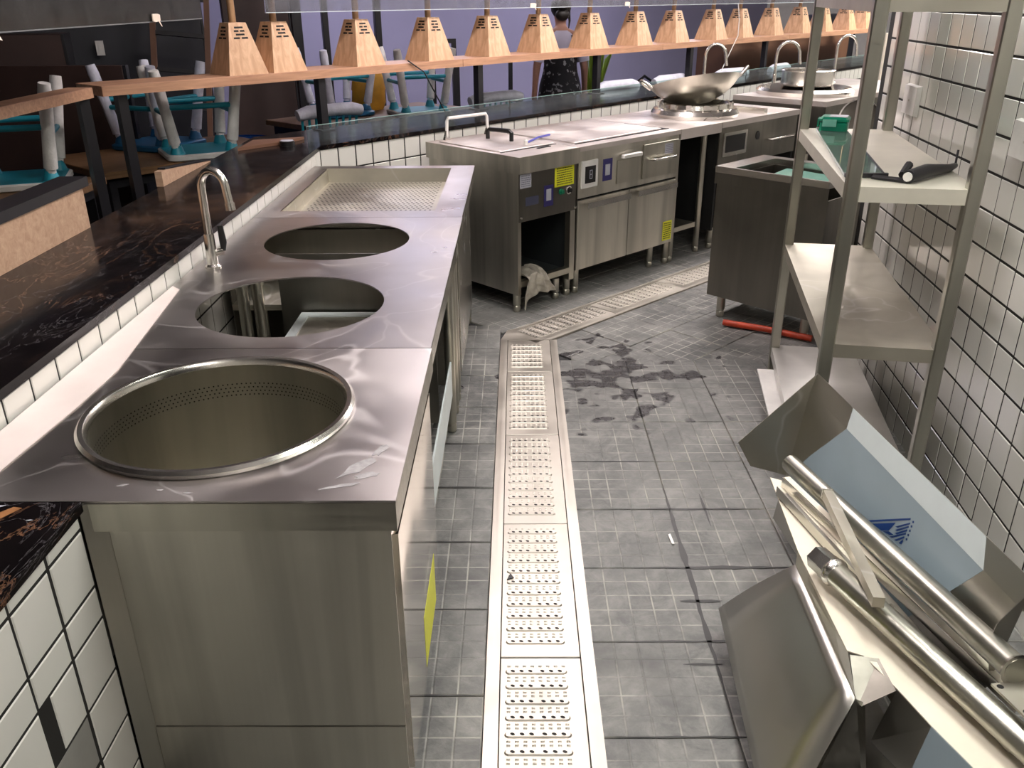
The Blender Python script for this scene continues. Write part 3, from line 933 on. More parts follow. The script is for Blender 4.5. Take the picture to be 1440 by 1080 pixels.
obj('drawer_handle', MB().tube([(1.07, -.009, .685), (1.07, -.035, .685), (1.08, -.04, .685), (1.27, -.04, .685), (1.28, -.035, .685), (1.28, -.009, .685)], .008, 10), 'steel_bright', dr, True)
sticker(dr, 1.20, 1.28, .70, .76, -.0082, 'label_grey', 'data_plate', 5, 'grey_box')
legs(t, [(a + .045, .05), (1.20, .06), (1.335, .04), (a + .04, .68), (b - .04, .68)], .15)

# table C
t = thing('work_table', 'narrow open steel table between the griddle cabinet and wok range', 'table', S0, SROT)
obj('top', MB().box(1.356, 1.785, -.008, .73, .765, H), 'steel_cook', t)
obj('undershelf', MB().box(1.365, 1.63, .03, .70, .185, .215), 'steel', t)
for x, y in ((1.385, .04), (1.70, .06), (1.385, .68), (1.70, .68)):
    obj('leg', round_leg(MB(), x, y, 0, .765, .019), 'steel', t, True)

# wok range D
t = thing('wok_range', 'stainless wok range with framed black screen and raised wok ring', 'cooking unit', S0, SROT)
a, b = 1.79, 2.75
obj('top', MB().box(a, b, -.008, .73, .79, H), 'steel_cook', t)
obj('front_panel', MB().box(a, b, .004, .03, .54, .79), 'steel_dark', t)
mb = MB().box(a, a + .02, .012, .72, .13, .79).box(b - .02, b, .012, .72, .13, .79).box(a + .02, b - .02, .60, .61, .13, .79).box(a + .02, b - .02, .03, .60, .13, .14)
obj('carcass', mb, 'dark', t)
f_ = obj('screen_frame', MB().box(1.825, 2.10, -.006, .004, .605, .755), 'steel_bright', t)
obj('screen_glass', MB().box(1.85, 2.075, -.008, -.006, .63, .735), 'black_plastic', f_)
obj('badge', MB().lathe([(.028, 0), (.024, .004), (0, .005)], 16, mat=Matrix.Translation((2.24, .003, .70)) @ Matrix.Rotation(R(90), 4, 'X')), 'black_plastic', t, True)
obj('drawer_handle', MB().tube([(2.38, .003, .66), (2.38, -.03, .66), (2.66, -.03, .66), (2.66, .003, .66)], .009, 10), 'steel_bright', t, True)
legs(t, [(a + .05, .05), (b - .05, .05), (a + .05, .68), (b - .05, .68)], .14)
WC = (1.92, .34)
rg = obj('wok_ring', MB().lathe([(.285, 0), (.290, .02), (.275, .045), (.24, .055), (.235, .08), (.215, .085), (.205, .05), (.19, .02), (0, .015)], 48, (WC[0] + .06, WC[1], H)), 'steel_bright', t, True)
mb = MB()
for i in range(14):
    q = 2 * math.pi * i / 14
    mb.box(-.018, .018, -.006, .006, .055, .085, Matrix.Translation((WC[0] + .06 + .243 * math.cos(q), WC[1] + .243 * math.sin(q), H)) @ Matrix.Rotation(q + math.pi / 2, 4, 'Z'))
obj('ring_teeth', mb, 'steel_bright', rg, kind='stuff')
obj('splash_ledge', MB().box(2.32, 2.36, .02, .30, H, H + .035), 'steel_bright', t)

# wok with two loop handles, tilted
wc = fr(S0, SROT, WC[0] + .06, WC[1], 0)
t = thing('wok', 'round steel wok with two loop handles tilted on the wok ring', 'wok', (wc.x, wc.y, .945), 0, None, (R(-13), R(-7), 0))
prof = [(0, -.055), (.10, -.045), (.19, -.008), (.25, .04), (.295, .092), (.297, .094), (.291, .092), (.246, .042), (.187, -.004), (.10, -.041), (0, -.051)]
obj('bowl', MB().lathe(prof, 56), 'steel', t, True)
for s in (-1, 1):
    pts = [(s * .285, -.055, .083), (s * .325, -.055, .118), (s * .345, -.04, .137), (s * .348, 0, .142), (s * .345, .04, .137), (s * .325, .055, .118), (s * .285, .055, .083)]
    obj('handle', MB().tube(pts, .009, 10), 'steel_bright', t, True)

# far wok range E
EO = (2.20, 6.33, 0)
t = thing('wok_range', 'far stainless range with a wide round basin, behind the tall rack', 'cooking unit', EO, R(46))
obj('top', MB().box(0, 1.9, 0, .75, .825, .86), 'steel_cook', t)
mb = MB().box(0, .01, .0, .75, .1, .825).box(0, 1.9, .0, .01, .1, .825).box(1.89, 1.9, .01, .75, .1, .825).box(.01, 1.89, .74, .75, .1, .825)
obj('carcass', mb, 'steel_dark', t)
obj('basin_ring', MB().lathe([(.36, 0), (.365, .03), (.34, .05), (.31, .045), (.27, .01), (0, .003)], 48, (.45, .40, .86)), 'steel_bright', t, True)
legs(t, [(.05, .05), (1.85, .05), (.05, .7), (1.85, .7)], .12)
ec = fr(EO, R(46), .62, .47)
t = thing('stock_pot', 'shallow round steel pot standing in the far wok basin', 'pot', (ec.x, ec.y, .905))
obj('body', MB().lathe([(0, 0), (.19, 0), (.2, .01), (.2, .11), (.207, .113), (.2, .115), (.193, .11), (.192, .02), (0, .012)], 40), 'steel_bright', t, True)
obj('rim_bead', MB().lathe([(.2, .108), (.208, .112), (.2, .118)], 40), 'steel_bright', t, True)
faucet('gooseneck_tap', 'chrome gooseneck tap behind the tilted wok', (1.50, 7.22, .855), R(-15), .33, .16, False)
faucet('gooseneck_tap', 'chrome gooseneck tap seen past the left rear rack post', (2.12, 7.42, .86), R(-15), .33, .18, False)
faucet('gooseneck_tap', 'chrome gooseneck tap rising behind the far round pot', (2.72, 7.75, .86), R(5), .36, .17, False)

# sink cabinet F (opposite the cooking row)
FO = tuple(fr(S0, SROT, .68, -.70)); 
t = thing('sink_cabinet', 'dark stainless box sink cabinet behind the rack, open top', 'sink', FO, SROT)
# local: x along row direction (away), y negative to the right
L_, D_ = .45, -.60
zt = .785
mb = MB().box(0, L_, -.10, 0, zt - .03, zt).box(0, L_, D_, D_ + .02, zt - .03, zt).box(0, .018, D_ + .02, -.10, zt - .03, zt).box(L_ - .06, L_, D_ + .02, -.10, zt - .03, zt)
obj('rim', mb, 'steel_bright', t)
mb = MB().box(.001, .005, D_, 0, zt - .085, zt - .031).box(.005, L_, -.004, -.001, zt - .085, zt - .031)
obj('rim_band', mb, 'steel_dark', t)
obj('end_panel', MB().box(.012, .016, D_, -.008, .12, zt - .086), 'steel_dark', t)
obj('front_panel', MB().box(.017, L_, -.012, -.008, .12, zt - .086), 'steel_dark', t)
mb = MB().box(L_ - .005, L_, D_, -.013, .12, zt - .086).box(.017, L_ - .006, D_, D_ + .005, .12, zt - .086).box(.02, L_ - .06, D_ + .02, -.10, .42, .425)
mb.box(.019, .022, D_ + .02, -.1, .42, zt - .03).box(L_ - .063, L_ - .06, D_ + .02, -.1, .42, zt - .03).box(.02, L_ - .06, -.103, -.1, .42, zt - .03)
obj('basin', mb, 'steel_dark', t)
legs(t, [(.06, -.07), (.06, D_ + .05), (L_ - .05, -.05), (L_ - .05, D_ + .05)], .13, .022)
gl = fr(FO, SROT, .22, -.40)
t = thing('glass_offcut', 'pale teal glass sheet lying in the open sink cabinet', 'glass sheet', (gl.x, gl.y, .745), SROT, None, (R(4), R(3), SROT + .25))
obj('pane', MB().bbox(-.13, .14, -.15, .16, 0, .010, .002), plain('teal_glass_paint', '7fb0a2', .12, var=.1), t)
# round lid leaning behind the rack
lc = Vector((2.09, 5.36, .83))
t = thing('round_lid', 'large dark round pan lid leaning upright behind the rack', 'lid', lc, 0, None, (R(72), 0, R(10)))
obj('disc', MB().lathe([(0, .025), (.08, .022), (.135, .008), (.15, 0)], 40), 'steel_dark', t, True)
obj('rim', MB().lathe([(.15, -.006), (.158, 0), (.15, .006)], 40), 'steel_bright', t, True)
t = thing('back_table', 'steel table carrying the round lid behind the rack', 'table', (2.12, 5.50, 0), SROT)
obj('top', MB().box(-.25, .25, -.25, .25, .645, .675), 'steel_dark', t)
for x, y in ((-.21, -.21), (.21, -.21), (-.21, .21), (.21, .21)):
    obj('leg', round_leg(MB(), x, y, 0, .645), 'steel', t, True)

# orange-red pipe on the floor
tag(obj('pipe', MB().tube([(1.06, 4.12, .022), (1.25, 4.02, .022), (1.44, 3.885, .022)], .016, 12), 'orange', None, True), 'orange-red pipe lying on the floor under the sink cabinet', 'pipe')

# ------------------------------------------------------------------ storage rack
RK0 = (.905, 2.355, 0); RKROT = R(-10.5)
t = thing('storage_rack', 'tall four-post stainless steel storage rack against the tiled wall', 'rack', RK0, RKROT)
W_, L_ = .35, 1.17
pw = .038
for i, (x, y) in enumerate(((0, 0), (W_ - pw, 0), (0, L_ - pw), (W_ - pw, L_ - pw))):
    p = obj('post', MB().bbox(x, x + pw, y, y + pw, .04, 1.80, .004), 'steel_post', t)
    obj('foot', MB().lathe([(.014, 0), (.017, .004), (.017, .02), (.012, .025), (.012, .045)], 14, (x + pw / 2, y + pw / 2, 0), True, True), 'steel', p, True)
def shelf(z, band=.042, m='steel_shelf', film=None):
    c = pw * .55
    pts = [(c + .012, .004), (W_ - c - .012, .004), (W_ - .004, c + .012), (W_ - .004, L_ - c - .012), (W_ - c - .012, L_ - .004), (c + .012, L_ - .004), (.004, L_ - c - .012), (.004, c + .012)]
    mb = MB().rings([[(x, y, z - band) for x, y in pts], [(x, y, z) for x, y in pts]], False, True)
    s = obj('shelf', mb, m, t)
    return s
shelf(.146, .04, 'cream_film' if False else plain('pale_shelf', 'd9d6d2', .35, .6, .06))
shelf(.607)
shelf(1.071, .042, plain('pale_shelf_top', 'd0cbbd', .4, .35, .06))
shelf(1.565, .055)
# bottom shelf sheet slipping out to the left
t2 = thing('loose_sheet', 'pale loose sheet sticking out under the bottom rack shelf', 'sheet', RK0, RKROT, None, (0, 0, RKROT + R(1.5)))
obj('sheet', MB().box(-.035, .24, .25, 1.0, .088, .096), 'white_plastic', t2)
obj('support_block', MB().box(.03, .10, .3, .95, 0, .088), 'cream_film', t2)

RKp = lambda x, y, z: fr(RK0, RKROT, x, y, z)
p = RKp(0, 0, 1.0745)
t = thing('glass_sheet', 'clear greenish glass panel lying on the upper rack shelf', 'glass sheet', (0, 0, 0))
quad = [(.945, 2.49), (1.055, 2.485), (1.275, 3.43), (1.165, 3.432)]
obj('pane', MB().rings([[(x, y, z) for x, y in quad] for z in (1.0725, 1.0825)], True, True), 'glass_sheet', t)
mb = MB().rings([[(x, y, z) for x, y in ((.943, 2.476), (1.065, 2.471), (1.067, 2.484), (.945, 2.489))] for z in (1.0725, 1.0845)], True, True)
mb.bar((1.058, 2.49, 1.078), (1.17, 2.97, 1.078), .004, .012)
obj('edge_trim', mb, 'black', t)
t = thing('plastic_box', 'small green plastic case on the glass panel, upper rack shelf', 'box', (1.215, 3.36, 1.083), R(-24))
obj('body', MB().bbox(-.055, .045, -.045, .045, 0, .034, .006), 'teal_box', t)
obj('lid', MB().bbox(-.058, .048, -.048, .048, .0345, .050, .008), 'teal_box', t)
obj('lid_sticker', MB().box(-.025, .04, -.036, .036, .0502, .0508), 'label_grey', t)
obj('clasp', MB().box(-.045, .005, -.053, -.0485, .016, .042), plain('pale_teal', '7fc9b4', .4), t)
obj('hinge', MB().box(-.066, -.059, -.03, .03, .012, .040), 'teal_box', t)
# rolled dark strip with a bright end
t = thing('rubber_strip', 'dark folded rubber strip with a rolled end on upper rack shelf', 'strip', (0, 0, 0))
z0 = 1.0725
obj('strip', MB().rings([[(x, y, z0 + h) for x, y, h in ((1.01, 2.455, 0), (1.085, 2.385, 0), (1.10, 2.405, .004), (1.02, 2.468, .004))], [(x, y, z0 + h + .006) for x, y, h in ((1.01, 2.455, 0), (1.085, 2.385, 0), (1.10, 2.405, .004), (1.02, 2.468, .004))]], True, True), 'black', t)
obj('roll', MB().tube([(1.085, 2.388, z0 + .018), (1.16, 2.45, z0 + .022), (1.27, 2.545, z0 + .012), (1.315, 2.60, z0 + .010)], [.018, .02, .012, .008], 14), 'black', t, True)
obj('roll_core', MB().tube([(1.0800, 2.3840, z0 + .018), (1.086, 2.3895, z0 + .018)], .0125, 14), 'white_plastic', t, True)
obj('flap', MB().tube([(1.085, 2.43, z0 + .015), (1.12, 2.475, z0 + .035)], [.010, .012], 8), 'black', t, True)
obj('cord', MB().tube([(1.31, 2.595, z0 + .01), (1.335, 2.64, z0 + .008), (1.345, 2.66, z0 + .03), (1.348, 2.665, z0 + .045)], .0035, 8), 'black', t, True)

# ------------------------------------------------------------------ sheet-metal pile, front right
A = Vector((.869, 2.29, .483)); Bv = Vector((.936, 1.27, .509)); Dv = Vector((.832, 2.29, .196)); Lp = Vector((.882, 2.29, .54))
U = Bv - A; V_ = Dv - A; LV = Lp - A
ext = 1.55
t = thing('splash_panel', 'long folded steel splash panel with pale blue film and blue triangle emblem, leaning by rack', 'sheet metal part')
V2 = V_ * ext
obj('panel', MB().sheet([A, A + U, A + U + V2, A + V2], .002), 'steel_sheet', t)
obj('lip', MB().sheet([A, A + LV, A + LV + U * 1.02, A + U * 1.02], .002), 'steel_sheet', t)
nrm = U.cross(V_).normalized()
if nrm.x > 0: nrm = -nrm
E2 = Vector((.672, 2.29, .311))
W = E2 - A
for k in (0, 1):
    o_ = U * k
    if k:
        obj('end_gusset', MB().sheet([A + o_ + LV, A + o_ + W * .2, A + o_ + W * .2 + V_ * .15, A + o_ + V_ * .6, A + o_], .0025), 'steel_sheet', t)
        continue
    obj('end_gusset', MB().sheet([A + o_ + LV, A + o_ + W, Vector((.718, 2.29, .229)) + o_, Dv + o_, A + o_], .0025), 'steel_shelf', t)
pt = lambda u_, v_, off=.0016: A + U * u_ + V_ * v_ + nrm * off
film = obj('blue_film', MB().sheet([pt(.25, .0), pt(.879, .0), pt(.80, .45), pt(.70, 1.0), pt(.02, 1.0), pt(.097, .604)], .0006), 'blue_film', t)
ln = U.cross(LV).normalized()
if ln.z < 0: ln = -ln
lp = lambda u_, v_: A + U * u_ + LV * v_ + ln * .0018
obj('lip_film', MB().sheet([lp(.25, .0), lp(.879, .0), lp(.845, 1.0), lp(.24, 1.0)], .0006), 'white_film', t)
# emblem: inverted triangle, solid left half and striped right half
ub = MB()
e = lambda x, y: pt(.474 + (.150) * x + .079 * y, .516 - .361 * x + .052 * y, .0026)
def tri(a, b, c): ub.sheet([e(*a), e(*b), e(*c)], .0004)
def quadp(a, b, c, d): ub.sheet([e(*a), e(*b), e(*c), e(*d)], .0004)
quadp((0, -.04), (1, -.04), (.97, .04), (.03, .04))
quadp((.07, .12), (.62, .12), (.36, .44), (.2, .42))
quadp((.22, .46), (.36, .47), (.42, .62), (.32, .62))
for k in range(6):
    y0_ = .16 + k * .135; 
    xl = .68 - .05 * k if k < 3 else .36 + .06 * (k - 2); xr = .93 - k * .075
    quadp((xl - .12, y0_ + .12), (xr, y0_ - .02), (xr - .02, y0_ + .05), (xl - .08, y0_ + .17))
for k in range(5):
    quadp((1.0 - k * .09, .08 + k * .17), (1.03 - k * .09, .08 + k * .17), (1.0 - k * .09, .17 + k * .17), (.97 - k * .09, .17 + k * .17))
obj('emblem', ub, 'logo_blue', film, kind='stuff')
# support under the panel bottom is the floor

# folded hood section with cream-filmed flange
t = thing('hood_section', 'big folded steel hood section with cream filmed flange lying in front, bottom right', 'sheet metal part')
Z = .33
flange = [(.702, 2.048, Z), (.675, 1.705, Z), (.672, 1.36, Z), (.700, 1.345, Z), (.731, 1.253, Z), (.756, 1.162, Z), (.80, 1.03, Z), (.84, .93, Z), (.93, .93, Z), (.906, 1.06, Z), (.821, 1.341, Z), (.786, 1.817, Z), (.746, 2.02, Z)]
obj('flange', MB().sheet(flange, .003), 'cream_film', t)
# inner drop of the flange (right side of the white band) and trough
mb = MB().sheet([(.786, 1.817, Z), (.821, 1.341, Z), (.906, 1.06, Z), (.93, .93, Z), (.94, .93, Z - .14), (.92, 1.06, Z - .14), (.84, 1.341, Z - .14), (.80, 1.817, Z - .14)], .002)
mb.sheet([(.786, 1.817, Z), (.80, 1.817, Z - .14), (.76, 2.02, Z - .12), (.746, 2.02, Z)], .002)
obj('inner_fold', mb, 'steel_sheet', t)
# outer face F
F1, F2, F3, F4 = Vector((.53, 1.80, .08)), Vector((.645, 1.63, .345)), Vector((.640, 1.225, .335)), Vector((.485, 1.10, .06))
def curved(a, b, c, d, n=10, bulge=.007):
    mbx = MB(); g = []
    nn = (b - a).cross(d - a).normalized()
    if nn.x > 0: nn = -nn
    for i in range(n + 1):
        u_ = i / n
        row = []
        for j in range(7):
            v_ = j / 6
            p0_ = a.lerp(b, u_).lerp(d.lerp(c, u_), v_)
            row.append(p0_ + nn * bulge * math.sin(math.pi * u_))
        g.append(row)
    mbx.rings(g, closed=False)
    return mbx
o = obj('outer_face', curved(F1, F2, F3, F4), 'steel_sheet', t, True)
sm = o.modifiers.new('thick', 'SOLIDIFY'); sm.thickness = .002
obj('face_to_flange', MB().sheet([F2, (.675, 1.705, Z), (.672, 1.36, Z), F3], .002), 'steel_sheet', t)
obj('far_end', MB().sheet([F1, F2, (.675, 1.705, Z), (.72, 1.75, .05), (.56, 1.80, .03)], .002), 'steel_dark', t)
obj('near_end', MB().sheet([F4, F3, (.672, 1.25, .30), (.66, 1.10, .06)], .002), 'steel_dark', t)
mb = MB().sheet([(.731, 1.253, Z), (.756, 1.162, Z), (.735, 1.16, Z - .13), (.70, 1.25, Z - .13)], .002)
obj('drop_side', mb, 'steel_sheet', t)
mb = MB().sheet([(.756, 1.162, Z), (.80, 1.03, Z), (.84, .93, Z), (.82, .92, Z - .13), (.78, 1.02, Z - .13), (.735, 1.16, Z - .13)], .002)
obj('drop_side_film', mb, 'blue_film', t)
mb = MB().sheet([(.672, 1.345, Z + .003), (.726, 1.335, Z + .003), (.725, 1.247, Z + .003), (.650, 1.233, .302), (.645, 1.32, .302)], .002)
tb = obj('corner_tab', mb, 'steel_dark', t)
obj('tab_hole', MB().lathe([(.0075, 0), (.0075, .002)], 12, cap0=True, cap1=True, mat=Matrix.Translation((.6570, 1.278, .3095))), 'dark', tb)
obj('base_block', MB().box(.60, .84, 1.0, 1.70, .0, .045), 'steel_dark', t)

def leg_tube(name, label, a, b, r, cap=True, plate=False):
    a = Vector(a); b = Vector(b)
    t = thing(name, label, 'tube')
    obj('tube', MB().tube([a, b], r, 18), 'steel_post', t, True)
    d = (b - a).normalized()
    if cap:
        f = obj('foot', MB().tube([a - d * .002, a - d * .018], r * 1.12, 6), 'steel_bright', t)
        obj('collar', MB().tube([a + d * .02, a + d * .012, a + d * .004, a - d * .003], [r * 1.02, r * 1.22, r * 1.22, r * 1.02], 18), 'steel_bright', t, True)
        obj('foot_end', MB().tube([a - d * .0185, a - d * .055], r * 1.05, 6), 'steel_bright', f)
    if plate:
        s = d.cross(Vector((0, 0, 1))).normalized(); u_ = s.cross(d)
        c = b
        up_ = u_ if u_.z > 0 else -u_
        q = lambda x, y, z: c + s * x + d * y + up_ * z
        pl = obj('flange_plate', MB().rings([[q(x, y, z) for x, y in ((-.045, -.005), (.045, -.005), (.045, .085), (-.045, .085))] for z in (-r - .004, -r + .001)], True, True), 'steel_shelf', t)
        mb = MB()
        for x in (-.035, .035):
            for y in (.006, .074):
                mb.tube([q(x, y, -r + .0012), q(x, y, -r + .0018)], .006, 10)
        obj('bolt_holes', mb, 'dark', pl)
        obj('weld', MB().tube([c - d * .012, c - d * .001], [r * 1.02, r * 1.3], 18), 'steel_bright', t, True)
    return t
leg_tube('leg_tube', 'round steel leg tube with hexagonal adjustable foot lying on the hood section', (.703, 1.565, .378), (.895, 1.02, .372), .0275)
leg_tube('leg_tube', 'long steel tube with bolted end plate lying along the splash panel', (.775, 2.11, .34), (.900, 1.185, .44), .0255, False, True)
t = thing('square_rail', 'short worn square steel rail lying across the other tubes', 'rail')
obj('rail', MB().bar((.781, 1.841, .405), (.733, 1.395, .425), .024, .024), 'steel_shelf', t)
obj('end_cap', MB().bar((.7815, 1.846, .405), (.781, 1.842, .405), .026, .026), 'steel_bright', t)
t = thing('angle_rail', 'thin steel angle rail with pale film between the two tubes', 'rail')
mb = MB().bar((.729, 1.998, .360), (.932, 1.19, .360), .020, .003).bar((.719, 1.998, .348), (.922, 1.19, .348), .003, .027)
obj('rail', mb, 'steel_bright', t)
obj('film', MB().bar((.729, 1.998, .3622), (.932, 1.19, .3622), .017, .001), 'cream_film', t)
t = thing('channel_rail', 'brown-looking steel channel rail under the leg tube', 'rail')
mb = MB().bar((.706, 1.95, .338), (.876, 1.10, .338), .030, .003).bar((.690, 1.95, .350), (.860, 1.10, .350), .002, .026)
obj('channel', mb, 'steel_sheet', t)
mb = MB()
for q in (.55, .85):
    p0_ = Vector((.706, 1.95, .343)).lerp(Vector((.876, 1.10, .343)), q)
    mb.bar(p0_ - Vector((.016, 0, 0)), p0_ + Vector((.012, 0, 0)), .012, .008)
obj('rib', mb, 'steel_bright', t)

# small scraps on the floor
tag(obj('paper_scrap', MB().sheet([(.478, 2.20, .003), (.486, 2.20, .003), (.482, 2.255, .003), (.474, 2.25, .003)], .003), 'white_plastic'), 'tiny white scrap on the grey floor tiles right of the drain', 'scrap')
tag(obj('dark_chip', MB().sheet([(-.032, 2.02, .006), (-.012, 2.03, .006), (-.022, 2.05, .006)], .003), 'black'), 'small black chip on the drain cover', 'chip')

# ------------------------------------------------------------------ pass shelf, lamps, glass
def post(x, y, z0, z1, label, w=.045):
    t = thing('shelf_post', label, 'post', (x, y, 0), WROT)
    obj('shaft', MB().box(-w / 2, w / 2, -w / 2, w / 2, z0 + .006, z1), 'black', t)
    obj('base_plate', MB().box(-w, w, -w, w, z0, z0 + .006), 'black', t)
    return t
for i, s in enumerate((.10, 1.22, 2.48, 3.77, 5.1, 6.48)):
    p = fr(B0, WROT, s, .045 if i else .05)
    post(p.x, p.y, 0 if i == 0 else .8715, 1.149, '%s black steel post from the left under the lamp shelf' % ORD[i])
post(-1.925, 3.95, 0, 1.149, 'black steel post under the right end of the short left shelf')
t = thing('pass_shelf', 'long pine pass shelf carrying the row of wooden lamps', 'shelf', B0, WROT)
for i in range(4):
    obj('plank', MB().bbox(.0 + 2.3 * i, 2.3 * (i + 1) - .002, 0, .27, 1.15, 1.194, .002), 'wood_board', t)
t = thing('left_shelf', 'short pine shelf at the left end above the upturned stool', 'shelf', (-1.89, 0, 0))
obj('plank', MB().bbox(-.11, 0, 2.2, 3.995, 1.150, 1.194, .002), 'wood_board', t)
obj('support_leg', MB().box(-.08, -.035, 2.3, 2.345, 0, 1.15), 'black', t)

def make_lamp():
    t = thing('heat_lamp', 'x', 'lamp')
    hb, ht, hh = .110, .047, .245
    q = lambda r, z: [(-r, -r, z), (r, -r, z), (r, r, z), (-r, r, z)]
    obj('shade', MB().rings([q(hb - .004, 0), q(hb, 0), q(ht, hh), q(.02, hh + .001), q(.02, hh - .008), q(ht - .006, hh - .008), q(hb - .012, 0.0)]), 'wood_lamp', t)
    mb = MB()
    for f in range(4):
        m4 = Matrix.Rotation(math.pi / 2 * f, 4, 'Z')
        for k, cols in enumerate(([(-.55, .55)], [(-.62, -.08), (.08, .62)], [(-.45, .5)], [(-.72, -.1), (.1, .75)])):
            z = hh - .022 - .0165 * k
            for a, b in cols:
                def pp(u_, z_):
                    r = hb + (ht - hb) * z_ / hh
                    return m4 @ Vector((u_ * r * .82, -r - .0012, z_))
                mb.add([pp(a, z - .0042), pp(b, z - .0042), pp(b, z + .0042), pp(a, z + .0042)], [(0, 1, 2, 3)])
    obj('vent_slots', mb, 'dark', t, kind='stuff')
    obj('stem', MB().lathe([(.0185, hh - .004), (.0185, hh + .20), (.014, hh + .205), (.007, hh + .21), (.007, hh + 1.55)], 12, cap0=True, cap1=True), 'lamp_rod', t, True)
    return t
lamp_s = [.78, 1.02, 1.57, 2.13, 2.66, 3.18, 3.77, 4.37, 4.93, 5.58, 6.07, 6.70, 7.33, 7.88, 8.51, 8.99]
l0 = make_lamp()
for i, s in enumerate(lamp_s):
    o = l0 if i == 0 else copy_tree(l0)
    p = fr(B0, WROT, s, .127, 1.1945)
    o.location = p; o.rotation_euler = (0, 0, WROT + R(random.uniform(-4, 4)))
    o['label'] = 'wooden pyramid lamp on the pine shelf, %s from the left' % ORD[i]
    o['group'] = 'wooden lamps on the pass shelf'

# glass guard on the marble, glass shelf overhead
for i in range(5):
    t = thing('glass_guard', 'low clear glass guard pane on the marble bar top, %s from the corner' % ORD[i], 'glass guard', W0, WROT, 'glass guard panes')
    a = .02 + 1.55 * i
    obj('pane', MB().box(a, a + 1.54, .12, .128, .8713, .952), 'glass', t)
    obj('edge', MB().box(a, a + 1.54, .1195, .1285, .952, .9535), plain('glass_edge%d' % i, '9fc3bb', .2), t)
t = thing('hanging_glass_guard', 'long dusty hanging glass guard above the right run of lamps', 'glass guard', B0, WROT)
obj('pane', MB().box(.92, 9.0, .03, .038, 1.486, 1.90), 'glass_dusty', t)
obj('front_edge', MB().box(.92, 9.0, .0295, .0385, 1.482, 1.4855), plain('edge_highlight', 'c9d2d4', .3), t)  # pale strip paints in the highlight along the pane's lower edge
for x in (1.2, 3.5, 5.8, 8.1):
    obj('hanger', MB().tube([(x, .034, 1.9005), (x, .034, HC)], .006, 8), 'black', t, True)
t = thing('hanging_glass_guard', 'dusty grey hanging glass guard above the left bar with taped edge', 'glass guard', (-1.34, 0, 0))
obj('pane', MB().box(-.008, 0, 1.3, 3.95, 1.476, 1.90), 'glass_grimy', t)
obj('front_edge', MB().box(-.0085, .0005, 1.3, 3.95, 1.472, 1.4755), plain('edge_grey', '6f7072', .4), t)
for y in (1.6, 3.6):
    obj('hanger', MB().tube([(-.004, y, 1.9005), (-.004, y, HC)], .006, 8), 'black', t, True)
def tape(loc, rz, label, s=1):
    t = thing('tape_piece', label, 'tape', loc, rz)
    mb = MB(); rnd = random.Random(int(loc[1] * 100))
    mb.rings([[(-.045 * s, -.002, -.012), (-.02 * s, -.004, -.016), (.04 * s, -.003, -.012), (.045 * s, -.002, .008), (.01 * s, -.004, .012), (-.04 * s, -.002, .012)],
              [(-.045 * s, .002, -.012), (-.02 * s, .004, -.016), (.04 * s, .003, -.012), (.045 * s, .002, .008), (.01 * s, .004, .012), (-.04 * s, .002, .012)]], True, True)
    obj('tape', mb, 'paper', t)
    obj('loose_end', MB().sheet([(.02 * s, 0, -.012), (.035 * s, 0, -.012), (.04 * s, -.006, -.032), (.03 * s, -.006, -.03)], .001), 'paper', t)
tape((-1.330, 2.32, 1.487), R(90), 'white crumpled tape on the left glass guard edge, nearer piece')
tape((-1.330, 3.42, 1.489), R(90), 'white crumpled tape on the left glass guard edge, farther piece', .8)
for i, s in enumerate((3.0, 4.1)):
    p = fr(B0, WROT, s, .02, 1.500)
    tape(tuple(p), WROT, 'white tape bow on the right glass guard above the %s lamp' % ('fifth' if i == 0 else 'eighth'), .7)
# thin white cord hanging between two lamps
p1 = fr(B0, WROT, 5.75, -.02, 1.485); p2 = fr(B0, WROT, 5.80, -.02, 1.22); p3 = fr(B0, WROT, 5.55, -.02, .93)
tag(obj('cord', MB().tube([p1, p1.lerp(p2, .5) + Vector((.01, 0, 0)), p2, p2.lerp(p3, .5), p3], .004, 6), 'white_plastic', None, True), 'thin white cord hanging past the pine shelf by the tenth lamp', 'cord')
p1 = fr(B0, WROT, 1.83, -.006, 1.21); p2 = fr(B0, WROT, 1.95, -.012, 1.14); p3 = fr(B0, WROT, 2.05, -.004, 1.0); p4 = fr(B0, WROT, 2.15, .02, .88)
tag(obj('cable', MB().tube([p1, p2, p3, p4], .004, 6), 'cable', None, True), 'black cable hanging from the pine shelf by the third lamp', 'cable')
p = (-1.16, 4.42, .8712)
t = thing('tape_roll', 'small dark round tin with pale top on the marble corner', 'tin', p)
obj('body', MB().lathe([(.038, 0), (.038, .022), (.035, .024), (0, .024)], 24, cap0=True), 'black_plastic', t, True)
obj('lid', MB().lathe([(.033, .0245), (.031, .027), (0, .027)], 24, cap0=True), 'label_grey', t, True)
tag(obj('brown_board', MB().sheet([(-1.36, 4.25, .879), (-1.19, 4.45, .879), (-1.12, 4.62, .879), (-1.36, 4.52, .879)], .014), 'tan_panel'), 'flat brown board offcut lying on the marble corner', 'board')

